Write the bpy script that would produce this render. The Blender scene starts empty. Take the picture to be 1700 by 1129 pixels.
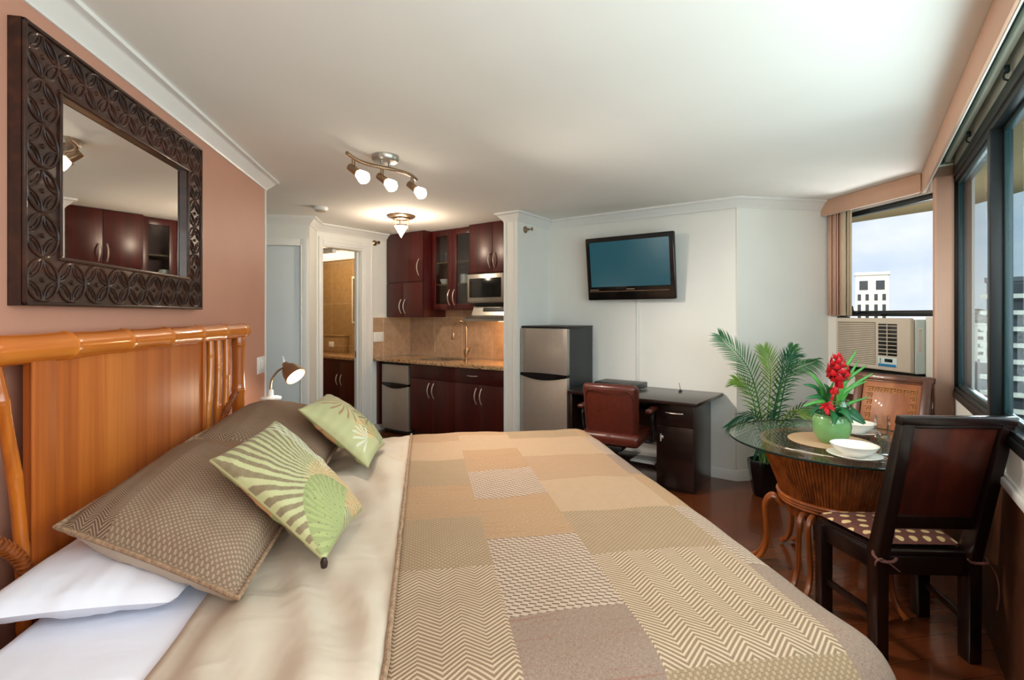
import bpy, bmesh, math, random
import numpy as np
from mathutils import Vector, Matrix, noise

# ------------------------------------------------------------------ camera, world, lights, exposure
scene = bpy.context.scene
COL = scene.collection
PI = math.pi
S2 = math.sqrt(2.0)
H = 2.44                                    # ceiling height

def P(u, v, z=0.0):
    """the kitchen / television / big window side of the room stands at 45 degrees to the bed wall"""
    return Vector(((u + v) / S2, (v - u) / S2, z))
ROT45 = -PI / 4

cam_data = bpy.data.cameras.new('camera')
cam_data.sensor_width = 36.0
cam_data.lens = 830.0 / 1700.0 * 36.0
cam_data.shift_y = -41.5 / 1700.0
cam_data.clip_start = 0.02
cam_data.clip_end = 20000
cam = bpy.data.objects.new('camera', cam_data)
COL.objects.link(cam)
cam.location = (0, 0, 1.43)
cam.rotation_euler = (PI / 2, 0, -math.radians(9.91))
scene.camera = cam

vs = scene.view_settings
vs.view_transform = 'Standard'
vs.look = 'None'
vs.gamma = 1.0
vs.use_curve_mapping = False
vs.exposure = 0.74
scene.cycles.max_bounces = 8
scene.cycles.transparent_max_bounces = 16
scene.cycles.sample_clamp_indirect = 4.0

def srgb(r, g, b):
    def f(c):
        c = c / 255.0
        return c / 12.92 if c <= 0.04045 else ((c + 0.055) / 1.055) ** 2.4
    return (f(r), f(g), f(b), 1.0)

world = bpy.data.worlds.new('sky')
scene.world = world
world.use_nodes = True
wn, wl = world.node_tree.nodes, world.node_tree.links
wn.clear()
w_out = wn.new('ShaderNodeOutputWorld'); w_bg = wn.new('ShaderNodeBackground')
w_tc = wn.new('ShaderNodeTexCoord'); w_map = wn.new('ShaderNodeMapping')
w_map.inputs['Scale'].default_value = (1.6, 1.6, 4.0)
w_no = wn.new('ShaderNodeTexNoise'); w_no.inputs['Scale'].default_value = 1.7
w_no.inputs['Detail'].default_value = 7.0; w_no.inputs['Roughness'].default_value = 0.55
w_cr = wn.new('ShaderNodeValToRGB')
w_cr.color_ramp.elements[0].position = 0.33; w_cr.color_ramp.elements[0].color = srgb(196, 218, 246)
w_cr.color_ramp.elements[1].position = 0.58; w_cr.color_ramp.elements[1].color = srgb(250, 252, 255)
w_bg.inputs['Strength'].default_value = 0.66
wl.new(w_tc.outputs['Generated'], w_map.inputs['Vector']); wl.new(w_map.outputs['Vector'], w_no.inputs['Vector'])
wl.new(w_no.outputs['Fac'], w_cr.inputs['Fac']); wl.new(w_cr.outputs['Color'], w_bg.inputs['Color'])
wl.new(w_bg.outputs['Background'], w_out.inputs['Surface'])

def area_light(name, loc, target, sx, sy, power, color):
    d = bpy.data.lights.new(name, 'AREA'); d.shape = 'RECTANGLE'
    d.size = sx; d.size_y = sy; d.energy = power; d.color = color
    o = bpy.data.objects.new(name, d); COL.objects.link(o)
    o.location = loc
    o.rotation_euler = (Vector(target) - Vector(loc)).to_track_quat('-Z', 'Y').to_euler()
    return o

DAY = (1.0, 0.945, 0.895)
area_light('daylight_through_big_window', P(0.62, 1.35, 1.66), P(-2.0, 1.8, 1.40), 3.3, 1.25, 52, DAY)
area_light('added_uplight_big_window', P(1.05, 1.9, 0.70), P(-1.5, 1.9, 2.5), 3.6, 0.8, 14, DAY)  # added lamp below the sill, aimed up to even out the ceiling
sun_data = bpy.data.lights.new('sun', 'SUN'); sun_data.energy = 2.2; sun_data.color = (1.0, 0.95, 0.86); sun_data.angle = 0.02
sun = bpy.data.objects.new('sun', sun_data); COL.objects.link(sun); sun.location = (0, 0, 30)
sun.rotation_euler = Vector((.72, .45, -.62)).to_track_quat('-Z', 'Y').to_euler()      # shines on the city, past the windows
area_light('added_uplight_small_window', (4.40, 3.40, 1.15), (2.2, 3.3, 2.3), 0.9, 0.7, 22, DAY)  # unseen lamp added outside to brighten the far ceiling
area_light('added_fill_behind_camera', (-0.62, -0.40, 2.38), (0.3, 1.8, 0.0), 0.8, 0.5, 6, (1.0, 0.97, 0.93))  # added fill lamp, no fixture hangs here

def spot_light(name, loc, aim, power, color, angle, parent=None):
    d = bpy.data.lights.new(name, 'SPOT'); d.energy = power; d.color = color; d.shadow_soft_size = .03
    d.spot_size = angle; d.spot_blend = 0.8
    o = bpy.data.objects.new(name, d); COL.objects.link(o); o.location = loc
    o.rotation_euler = Vector(aim).to_track_quat('-Z', 'Y').to_euler()
    if parent: o.parent = parent
    return o
def point_light(name, loc, power, color, radius, parent=None):
    d = bpy.data.lights.new(name, 'POINT'); d.energy = power; d.color = color; d.shadow_soft_size = radius
    o = bpy.data.objects.new(name, d); COL.objects.link(o); o.location = loc
    if parent: o.parent = parent
    return o
WARM = (1.0, 0.80, 0.58)

# ------------------------------------------------------------------ materials
class N:
    """small helper around one node tree"""
    def __init__(s, name):
        s.m = bpy.data.materials.new(name); s.m.use_nodes = True
        s.t = s.m.node_tree; s.b = s.t.nodes['Principled BSDF']
        s.out = [n for n in s.t.nodes if n.type == 'OUTPUT_MATERIAL'][0]
    def n(s, kind, **kw):
        q = s.t.nodes.new('ShaderNode' + kind)
        for k, v in kw.items(): setattr(q, k, v)
        return q
    def l(s, a, b): s.t.links.new(a, b)
    def coord(s, which='Object', scale=(1, 1, 1), rot=(0, 0, 0)):
        tc = s.n('TexCoord'); mp = s.n('Mapping')
        mp.inputs['Scale'].default_value = scale; mp.inputs['Rotation'].default_value = rot
        s.l(tc.outputs[which], mp.inputs['Vector']); return mp.outputs['Vector']
    def noise(s, vec, scale, detail=3, rough=0.55, dist=0.0):
        q = s.n('TexNoise'); q.inputs['Scale'].default_value = scale; q.inputs['Detail'].default_value = detail
        q.inputs['Roughness'].default_value = rough; q.inputs['Distortion'].default_value = dist
        s.l(vec, q.inputs['Vector']); return q.outputs['Fac']
    def math(s, op, a, b=None, c=None):
        q = s.n('Math', operation=op)
        for i, x in enumerate((a, b, c)):
            if x is None: continue
            if isinstance(x, (int, float)): q.inputs[i].default_value = x
            else: s.l(x, q.inputs[i])
        return q.outputs[0]
    def ramp(s, fac, stops):
        q = s.n('ValToRGB'); e = q.color_ramp.elements
        while len(e) < len(stops): e.new(0.5)
        for i, (p, c) in enumerate(stops): e[i].position = p; e[i].color = c
        s.l(fac, q.inputs['Fac']); return q.outputs['Color']
    def mix(s, fac, a, b):
        q = s.n('Mix', data_type='RGBA')
        for sock, x in ((q.inputs[0], fac), (q.inputs[6], a), (q.inputs[7], b)):
            if isinstance(x, (int, float)): sock.default_value = x
            elif isinstance(x, tuple): sock.default_value = x
            else: s.l(x, sock)
        return q.outputs[2]
    def bump(s, h, strength=0.3, dist=0.002):
        q = s.n('Bump'); q.inputs['Strength'].default_value = strength; q.inputs['Distance'].default_value = dist
        s.l(h, q.inputs['Height']); s.l(q.outputs['Normal'], s.b.inputs['Normal'])
    def set(s, **kw):
        for k, v in kw.items():
            k = {'rough': 'Roughness', 'metal': 'Metallic', 'spec': 'Specular IOR Level', 'col': 'Base Color', 'coat': 'Coat Weight',
                 'sheen': 'Sheen Weight', 'trans': 'Transmission Weight', 'ior': 'IOR', 'sss': 'Subsurface Weight'}[k]
            if isinstance(v, (int, float, tuple)): s.b.inputs[k].default_value = v
            else: s.l(v, s.b.inputs[k])

def paint(name, c, rough=0.6, metal=0.0, var=0.06, nscale=14, spec=0.5, coat=0.0):
    q = N(name)
    f = q.noise(q.coord(), nscale, 4)
    lo = tuple(x * (1 - var) for x in c[:3]) + (1,); hi = tuple(min(1, x * (1 + var)) for x in c[:3]) + (1,)
    q.set(col=q.ramp(f, [(0.3, lo), (0.7, hi)]), rough=rough, metal=metal, spec=spec, coat=coat)
    return q.m

def wood(name, dark, mid, light, grain='z', scale=1.0, rough=0.35, coat=0.0, spec=0.5, fine=26):
    q = N(name)
    sc = {'x': (0.7, fine, fine), 'y': (fine, 0.7, fine), 'z': (fine, fine, 0.7)}[grain]
    sc = tuple(a * scale for a in sc)
    v = q.coord('Object', sc)
    f = q.noise(v, 1.0, 5, 0.6, 0.6)
    v2 = q.coord('Object', tuple(a * 0.16 for a in sc))
    g = q.noise(v2, 1.0, 2)
    h = q.math('ADD', q.math('MULTIPLY', f, 0.6), q.math('MULTIPLY', g, 0.4))
    q.set(col=q.ramp(h, [(0.33, dark), (0.5, mid), (0.68, light)]), rough=rough, coat=coat, spec=spec)
    q.bump(f, 0.08, 0.001)
    return q.m

M = {}
M['wall_white'] = paint('white_wall_paint', srgb(233, 234, 228), 0.7, var=0.015, nscale=4)
M['ceiling'] = paint('ceiling_paint', srgb(240, 240, 235), 0.8, var=0.015, nscale=2)
M['trim'] = paint('white_gloss_trim', srgb(232, 233, 230), 0.35, var=0.01)
M['terracotta'] = paint('terracotta_wall_paint', srgb(192, 140, 118), 0.55, var=0.03, nscale=3)
M['door_white'] = paint('pale_blue_white_door_paint', srgb(214, 224, 228), 0.4, var=0.015, nscale=3)
M['wainscot'] = wood('brown_low_wall_panel', srgb(58, 30, 14), srgb(78, 42, 22), srgb(98, 56, 30), 'x', 0.5, 0.45)
M['espresso'] = wood('dark_cherry_cabinet', srgb(46, 9, 8), srgb(64, 14, 12), srgb(84, 22, 16), 'z', 0.8, 0.34, 0.0)
M['desk'] = wood('espresso_desk_wood', srgb(24, 13, 11), srgb(32, 17, 14), srgb(44, 25, 20), 'x', 0.8, 0.28, 0.2)
M['cabinet_inside'] = paint('cabinet_inside_board', srgb(112, 88, 52), 0.5)
M['bamboo'] = wood('amber_bamboo_pole', srgb(152, 70, 16), srgb(202, 108, 30), srgb(222, 138, 50), 'y', 0.5, 0.25, 0.4)
M['bamboo_up'] = wood('amber_bamboo_upright', srgb(142, 66, 16), srgb(196, 108, 32), srgb(220, 142, 58), 'z', 0.5, 0.25, 0.4)
M['panel'] = wood('honey_wood_panel', srgb(142, 66, 16), srgb(176, 90, 26), srgb(200, 116, 42), 'z', 0.7, 0.48, 0.0)
M['rattan'] = wood('rattan_pole', srgb(84, 38, 12), srgb(138, 70, 26), srgb(176, 100, 44), 'z', 1.0, 0.3, 0.3)
M['rattan_dark'] = wood('dark_rattan_pole', srgb(72, 32, 12), srgb(130, 66, 26), srgb(170, 96, 44), 'z', 1.4, 0.3, 0.3)
M['mirror_frame'] = wood('dark_carved_wood', srgb(26, 12, 8), srgb(48, 24, 16), srgb(80, 44, 29), 'y', 0.8, 0.35, 0.15)
M['chair_dark'] = wood('near_black_chair_wood', srgb(12, 5, 4), srgb(19, 8, 6), srgb(30, 12, 8), 'z', 0.8, 0.3, 0.2)
M['chair_panel'] = wood('dark_red_brown_chair_panel', srgb(38, 12, 8), srgb(56, 19, 12), srgb(76, 30, 18), 'z', 0.9, 0.3, 0.25)
M['chair_copper_dark'] = wood('copper_brown_chair_frame', srgb(52, 22, 10), srgb(82, 40, 18), srgb(112, 62, 30), 'z', 0.5, 0.3, 0.3)
M['carving'] = paint('bright_copper_carving', srgb(196, 136, 72), 0.3, var=0.15, coat=0.3)
M['chair_copper'] = wood('copper_brown_chair_panel', srgb(112, 56, 22), srgb(150, 82, 38), srgb(180, 110, 58), 'z', 0.5, 0.4, 0.1)
M['steel'] = paint('brushed_steel', srgb(176, 172, 164), 0.32, 0.9, 0.05, 40)
M['steel_door'] = paint('pale_steel_door', srgb(172, 164, 154), 0.42, 0.55, 0.03, 20)
M['nickel'] = paint('satin_nickel', srgb(224, 212, 200), 0.36, 0.8, 0.03)
M['bronze'] = paint('warm_brushed_nickel', srgb(160, 134, 108), 0.3, 0.9, 0.06)
M['black'] = paint('black_plastic', srgb(16, 16, 17), 0.35, var=0.1)
M['black_gloss'] = paint('black_gloss_plastic', srgb(13, 13, 15), 0.14, var=0.05)
M['dark_grey'] = paint('charcoal_side_panel', srgb(44, 48, 50), 0.45, var=0.06)
M['white_plastic'] = paint('white_plastic', srgb(236, 236, 232), 0.4, var=0.01)
M['grey_base'] = paint('grey_lamp_base', srgb(118, 110, 106), 0.5, var=0.04)
M['valance'] = paint('dusty_pink_valance', srgb(194, 156, 132), 0.65, var=0.03, nscale=8)
M['blind_pink'] = paint('dusty_pink_blind_slat', srgb(206, 166, 144), 0.6, var=0.03, nscale=6)
M['blind_beige'] = paint('beige_blind_slat', srgb(206, 192, 166), 0.6, var=0.03, nscale=6)
M['track'] = paint('pale_green_white_track', srgb(222, 236, 224), 0.4, var=0.02)
M['frame_dark'] = paint('dark_bronze_window_frame', srgb(26, 32, 34), 0.35, 0.2, 0.06)
M['frame_teal'] = paint('teal_grey_window_sash', srgb(26, 52, 56), 0.35, 0.0, 0.06)
M['ac_beige'] = paint('beige_air_conditioner_plastic', srgb(202, 192, 176), 0.5, var=0.02)
M['ac_shadow'] = paint('grille_groove_shade', srgb(120, 108, 88), 0.6)  # shade in the grooves between slats, put into a darker colour
M['ac_pale'] = paint('pale_blue_white_plastic', srgb(202, 222, 222), 0.5, var=0.02)
M['ac_blue'] = paint('blue_label_panel', srgb(40, 120, 176), 0.35, var=0.05)
def sheet(name, c, amount):
    q = N(name); v = q.coord('Object', (6, 9, 6))
    f = q.noise(v, 1.0, 2, 0.45, 0.5)
    q.set(col=c, rough=0.85, spec=0.2); q.bump(f, amount, 0.05); return q.m
M['white_sheet'] = sheet('white_cotton', srgb(230, 234, 245), 0.16)
M['beige_sheet'] = sheet('beige_cotton', srgb(198, 184, 166), 0.22)
M['box_spring'] = paint('cream_box_spring_cloth', srgb(196, 182, 158), 0.85)
M['leather'] = paint('red_brown_leather', srgb(78, 29, 18), 0.36, var=0.2, nscale=30, coat=0.1)
M['green_glaze'] = paint('celadon_green_glaze', srgb(118, 168, 106), 0.15, var=0.1, nscale=10, coat=0.4)
M['porcelain'] = paint('white_porcelain', srgb(240, 238, 230), 0.15, var=0.01)
M['placemat'] = paint('tan_woven_mat', srgb(192, 158, 122), 0.7, var=0.1, nscale=160)
M['pot_black'] = paint('black_glazed_pot', srgb(9, 9, 14), 0.15, var=0.1)
M['soil'] = paint('potting_soil', srgb(52, 38, 26), 0.95, var=0.3, nscale=80)
M['palm'] = paint('palm_leaf', srgb(52, 112, 52), 0.4, var=0.35, nscale=9)
M['palm_light'] = paint('young_palm_leaf', srgb(112, 148, 50), 0.4, var=0.3, nscale=9)
M['palm_dark'] = paint('dark_palm_leaf', srgb(34, 88, 56), 0.4, var=0.3, nscale=9)
M['stem'] = paint('palm_stem', srgb(120, 134, 56), 0.5, var=0.2)
M['leaf_bright'] = paint('bright_green_leaf', srgb(74, 146, 58), 0.35, var=0.25, nscale=12)
M['leaf_deep'] = paint('deep_green_leaf', srgb(28, 92, 46), 0.3, var=0.3, nscale=12)
M['red_bract'] = paint('red_flower_bract', srgb(196, 20, 30), 0.4, var=0.2, nscale=20)
M['concrete'] = paint('tan_concrete_soffit', srgb(160, 138, 98), 0.9, var=0.06, nscale=2)
M['tower_cream'] = paint('cream_tower_wall', srgb(240, 232, 216), 0.9, var=0.02, nscale=0.2)
M['tower_white'] = paint('white_tower_wall', srgb(226, 222, 210), 0.9, var=0.03, nscale=0.2)
M['tower_grey'] = paint('grey_tower_wall', srgb(96, 100, 104), 0.9, var=0.05, nscale=0.2)
M['window_far'] = paint('dark_far_window', srgb(58, 62, 68), 0.3, var=0.1, nscale=0.5)
M['ash'] = paint('grey_ash_wood', srgb(70, 58, 52), 0.5)

def glow(name, col, strength):
    q = N(name); q.set(col=col, rough=0.4)
    q.b.inputs['Emission Color'].default_value = col; q.b.inputs['Emission Strength'].default_value = strength
    return q.m
M['lit_glass'] = glow('lit_frosted_glass', (1.0, 0.86, 0.68, 1), 3.0)
M['lit_bulb'] = glow('lit_bulb', (1.0, 0.88, 0.70, 1), 9.0)
M['hood_lens'] = glow('lit_hood_lens', (1.0, 0.62, 0.32, 1), 3.0)
M['lit_panel'] = glow('lit_ceiling_panel', (1.0, 0.76, 0.46, 1), 1.0)

def glass(name, tint, refl=0.9, ior=1.45):
    q = N(name)
    tr = q.n('BsdfTransparent'); tr.inputs['Color'].default_value = tint
    gl = q.n('BsdfGlossy'); gl.inputs['Roughness'].default_value = 0.02
    gl.inputs['Color'].default_value = (refl, refl, refl, 1)
    lw = q.n('LayerWeight'); lw.inputs['Blend'].default_value = 0.5
    f0 = ((ior - 1) / (ior + 1)) ** 2
    sch = q.math('MULTIPLY_ADD', q.math('POWER', lw.outputs['Facing'], 5.0), 0.55 - f0, f0)
    mx = q.n('MixShader')
    q.l(sch, mx.inputs[0]); q.l(tr.outputs[0], mx.inputs[1]); q.l(gl.outputs[0], mx.inputs[2])
    q.l(mx.outputs[0], q.out.inputs['Surface'])
    return q.m
M['window_glass'] = glass('blue_green_window_glass', (0.80, 0.915, 0.95, 1), 0.8)
M['clear_glass'] = glass('clear_window_glass', (0.97, 0.99, 1.0, 1), 0.5)
M['cabinet_glass'] = glass('cabinet_door_glass', (0.80, 0.84, 0.86, 1), 1.0)
M['table_glass'] = glass('table_top_glass', (0.90, 0.95, 0.92, 1), 0.95, 1.7)
M['table_edge'] = paint('dark_green_glass_edge', srgb(20, 38, 34), 0.1)
q = N('tumbler_glass'); q.set(col=(0.96, 0.98, 0.98, 1), rough=0.0, trans=1.0, ior=1.48); M['tumbler'] = q.m

q = N('mirror_silver'); q.set(col=(0.86, 0.86, 0.84, 1), metal=1.0, rough=0.015); M['mirror'] = q.m
q = N('television_screen'); q.set(col=srgb(12, 34, 42), rough=0.25, spec=0.6)
q.b.inputs['Emission Color'].default_value = srgb(20, 112, 128); q.b.inputs['Emission Strength'].default_value = 0.22  # teal base colour and glow stand in for the window's reflection
M['screen'] = q.m
q = N('floor_boards')
v = q.coord('Object', (1, 1, 1), (0, 0, 0))
br = q.n('TexBrick'); br.inputs['Scale'].default_value = 1.0
br.inputs['Brick Width'].default_value = 1.25; br.inputs['Row Height'].default_value = 0.125
br.inputs['Mortar Size'].default_value = 0.0016; br.offset = 0.37
br.inputs['Color1'].default_value = srgb(104, 52, 26); br.inputs['Color2'].default_value = srgb(120, 62, 31); br.inputs['Mortar'].default_value = srgb(60, 27, 13)
q.l(v, br.inputs['Vector'])
gr = q.noise(q.coord('Object', (1.2, 24, 1)), 1.0, 5, 0.6, 0.4)
q.set(col=q.mix(q.math('MULTIPLY', gr, 0.7), br.outputs['Color'], srgb(70, 32, 16)), rough=0.22, coat=0.2)
M['floor'] = q.m

def smooth_band(q, x, lo=0.35, hi=0.65):
    r = q.n('MapRange', interpolation_type='SMOOTHSTEP'); r.inputs['From Min'].default_value = lo; r.inputs['From Max'].default_value = hi
    q.l(x, r.inputs['Value']); return r.outputs[0]
def tile(name, axes, w, h, c1, c2, grout, ox=0.0, oz=0.0):
    q = N(name)
    tc = q.n('TexCoord'); sp = q.n('SeparateXYZ'); cb = q.n('CombineXYZ')
    q.l(tc.outputs['Object'], sp.inputs[0])
    q.l(q.math('ADD', sp.outputs[axes[0]], ox), cb.inputs[0]); q.l(q.math('ADD', sp.outputs[axes[1]], oz), cb.inputs[1])
    b = q.n('TexBrick'); b.offset = 0.0; b.inputs['Scale'].default_value = 1.0
    b.inputs['Brick Width'].default_value = w; b.inputs['Row Height'].default_value = h
    b.inputs['Mortar Size'].default_value = 0.0045; b.inputs['Mortar'].default_value = grout
    b.inputs['Color1'].default_value = c1; b.inputs['Color2'].default_value = c2
    q.l(cb.outputs[0], b.inputs['Vector'])
    f = smooth_band(q, q.noise(q.coord('Object'), 16, 6, 0.65, 0.5), .38, .66)
    q.set(col=q.mix(q.math('MULTIPLY', f, 0.42), b.outputs['Color'], tuple(x * 0.55 for x in c1[:3]) + (1,)), rough=0.35)
    return q.m
TA, TB, TG = srgb(188, 158, 130), srgb(178, 148, 120), srgb(214, 196, 172)
M['tile_back'] = tile('beige_backsplash_tile', (0, 2), 0.46, 0.49, TA, TB, TG, 4.92, -0.91)
M['tile_side'] = tile('beige_backsplash_side_tile', (1, 2), 0.46, 0.49, TA, TB, TG, -4.19, -0.91)
BA, BB, BG = srgb(172, 142, 100), srgb(160, 130, 90), srgb(196, 172, 134)
M['bath_tile_back'] = tile('bathroom_wall_tile', (0, 2), 0.50, 0.62, BA, BB, BG, 0.10, -0.98)
M['bath_tile_side'] = tile('bathroom_side_tile', (1, 2), 0.50, 0.62, BA, BB, BG, 0.10, -0.98)

q = N('speckled_granite')
v = q.coord()
vo = q.n('TexVoronoi'); vo.inputs['Scale'].default_value = 130; q.l(v, vo.inputs['Vector'])
f = q.noise(v, 60, 6, 0.7)
c = q.ramp(f, [(0.3, srgb(96, 62, 36)), (0.45, srgb(184, 142, 98)), (0.6, srgb(216, 184, 142)), (0.75, srgb(150, 104, 66))])
sepc = q.n('SeparateColor'); q.l(vo.outputs['Color'], sepc.inputs[0])
q.set(col=q.mix(q.math('GREATER_THAN', sepc.outputs[0], 0.82), c, srgb(70, 44, 28)), rough=0.15, coat=0.2)
M['granite'] = q.m

# woven cloths: all of them work on the cloth's own UV, laid out in metres
def cloth_uv(q):
    tc = q.n('TexCoord'); sp = q.n('SeparateXYZ'); q.l(tc.outputs['UV'], sp.inputs[0])
    return tc.outputs['UV'], sp.outputs[0], sp.outputs[1]
def finish_cloth(q, uv, fac, dark, light, nvar=0.35, strength=0.5):
    n1 = q.noise(uv, 420, 2); n2 = q.noise(uv, 26, 3)
    ff = q.math('ADD', q.math('MULTIPLY', fac, 1 - nvar), q.math('MULTIPLY', n1, nvar))
    base = q.ramp(ff, [(0.12, dark), (0.85, light)])
    c = q.mix(q.math('MULTIPLY', n2, 0.22), base, tuple(x * 0.72 for x in dark[:3]) + (1,))
    q.set(col=c, rough=0.9, spec=0.15)
    q.bump(q.math('ADD', fac, q.math('MULTIPLY', n1, 0.4)), strength, 0.003)
def herringbone(name, dark, light, p=0.052, pitch=0.0135):
    q = N(name); uv, u, v = cloth_uv(q)
    z = q.math('PINGPONG', q.math('ADD', u, 10), p)
    s = q.math('FRACT', q.math('DIVIDE', q.math('ADD', q.math('MULTIPLY', z, 0.80), q.math('ADD', v, 10)), pitch))
    f = smooth_band(q, q.math('PINGPONG', s, 0.5), 0.14, 0.38)
    finish_cloth(q, uv, f, dark, light); return q.m
def hook(name, dark, light, a=0.0155):
    q = N(name); uv, u, v = cloth_uv(q)
    row = q.math('FLOOR', q.math('DIVIDE', q.math('ADD', v, 10), a))
    sh = q.math('MULTIPLY', q.math('MODULO', row, 2.0), 0.5)
    fu = q.math('FRACT', q.math('ADD', q.math('DIVIDE', q.math('ADD', u, 10), a * 1.45), sh))
    fv = q.math('FRACT', q.math('DIVIDE', q.math('ADD', v, 10), a))
    t = q.math('ADD', fv, q.math('MULTIPLY', q.math('SUBTRACT', fu, 0.5), 0.55))
    d1 = smooth_band(q, q.math('ABSOLUTE', q.math('SUBTRACT', t, 0.5)), 0.13, 0.26)
    d2 = smooth_band(q, q.math('ABSOLUTE', q.math('SUBTRACT', fu, 0.5)), 0.36, 0.46)
    f = q.math('MAXIMUM', d1, d2)
    finish_cloth(q, uv, f, dark, light, 0.25); return q.m
def basket(name, dark, light, a=0.016):
    q = N(name); uv, u, v = cloth_uv(q)
    fu = q.math('DIVIDE', q.math('ADD', u, 10), a); fv = q.math('DIVIDE', q.math('ADD', v, 10), a)
    ck = q.math('MODULO', q.math('ADD', q.math('FLOOR', fu), q.math('FLOOR', fv)), 2.0)
    ru = q.math('SINE', q.math('MULTIPLY', q.math('FRACT', fu), PI)); rv = q.math('SINE', q.math('MULTIPLY', q.math('FRACT', fv), PI))
    dome = q.math('POWER', q.math('MULTIPLY', ru, rv), 0.35)
    f = q.math('MULTIPLY', q.math('ADD', q.math('MULTIPLY', ck, 0.50), 0.46), q.math('ADD', q.math('MULTIPLY', dome, 0.55), 0.45))
    finish_cloth(q, uv, f, dark, light, 0.28); return q.m
def plain(name, dark, light, streak=None):
    q = N(name); uv, u, v = cloth_uv(q)
    mp = q.n('Mapping'); mp.inputs['Scale'].default_value = (90, 700, 1); q.l(uv, mp.inputs['Vector'])
    a = q.noise(mp.outputs[0], 1.0, 3)
    mp2 = q.n('Mapping'); mp2.inputs['Scale'].default_value = (700, 90, 1); q.l(uv, mp2.inputs['Vector'])
    b = q.noise(mp2.outputs[0], 1.0, 3)
    f = q.math('ADD', q.math('MULTIPLY', a, 0.5), q.math('MULTIPLY', b, 0.5))
    base = q.ramp(f, [(0.36, dark), (0.64, light)])
    if streak:
        mp3 = q.n('Mapping'); mp3.inputs['Scale'].default_value = (3, 110, 1); q.l(uv, mp3.inputs['Vector'])
        sfac = smooth_band(q, q.noise(mp3.outputs[0], 1.0, 2), 0.60, 0.70)
        base = q.mix(q.math('MULTIPLY', sfac, 0.45), base, streak)
    q.set(col=base, rough=0.9, spec=0.15); q.bump(f, 0.4, 0.002)
    return q.m
DK, LT = srgb(124, 102, 82), srgb(216, 192, 154)
M['herring'] = herringbone('herringbone_cloth', DK, srgb(194, 170, 142))
M['herring_light'] = herringbone('pale_herringbone_cloth', srgb(148, 120, 94), srgb(188, 162, 132), 0.05, 0.012)
M['hook'] = hook('hooked_weave_cloth', srgb(104, 84, 70), srgb(182, 160, 140))
M['basket'] = basket('fine_basket_cloth', srgb(112, 90, 70), srgb(172, 148, 118), 0.0085)
M['basket_tan'] = basket('tan_basket_cloth', srgb(130, 102, 78), srgb(178, 148, 118), 0.0075)
M['plain_grey'] = plain('plain_grey_brown_cloth', srgb(112, 92, 80), srgb(154, 132, 116), srgb(136, 84, 66))
M['plain_tan'] = plain('plain_tan_cloth', srgb(134, 104, 78), srgb(174, 144, 112), srgb(140, 92, 62))
M['sham'] = basket('brown_basket_sham_cloth', srgb(88, 68, 56), srgb(176, 152, 128), 0.0078)
M['sham_herring'] = herringbone('sham_herringbone_cloth', srgb(100, 76, 62), srgb(166, 142, 118), 0.024, 0.008)
M['sham_plain'] = plain('sham_plain_brown_cloth', srgb(112, 84, 64), srgb(164, 134, 106))
M['seam'] = paint('olive_seam_cord', srgb(160, 152, 108), 0.8)
M['cord'] = paint('twisted_brown_piping', srgb(150, 122, 96), 0.9, var=0.4, nscale=90)
M['sham_far'] = basket('brown_basket_sham_cloth_fine', srgb(84, 64, 52), srgb(168, 142, 118), 0.0078)

q = N('dotted_seat_cloth'); uv, u, v = cloth_uv(q)
a = 0.068
fu = q.math('DIVIDE', q.math('ADD', u, 10), a); fv = q.math('DIVIDE', q.math('ADD', v, 10), a)
sh = q.math('MULTIPLY', q.math('MODULO', q.math('FLOOR', fv), 2.0), 0.5)
du = q.math('SUBTRACT', q.math('FRACT', q.math('ADD', fu, sh)), 0.5); dv = q.math('SUBTRACT', q.math('FRACT', fv), 0.5)
rr = q.math('SQRT', q.math('ADD', q.math('MULTIPLY', du, du), q.math('MULTIPLY', dv, dv)))
f = smooth_band(q, rr, 0.24, 0.29)
row = q.math('MODULO', q.math('FLOOR', q.math('ADD', q.math('DIVIDE', q.math('ADD', v, 10), a), 0.5)), 2.0)
ground = q.mix(q.noise(uv, 9, 2), srgb(84, 44, 40), srgb(112, 66, 52))
q.set(col=q.mix(f, srgb(218, 190, 138), ground), rough=0.8)
M['dots'] = q.m

q = N('printed_cloth')
at = q.n('Attribute'); at.attribute_name = 'print'
q.set(col=at.outputs['Color'], rough=0.75, sheen=0.1); M['print'] = q.m

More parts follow.
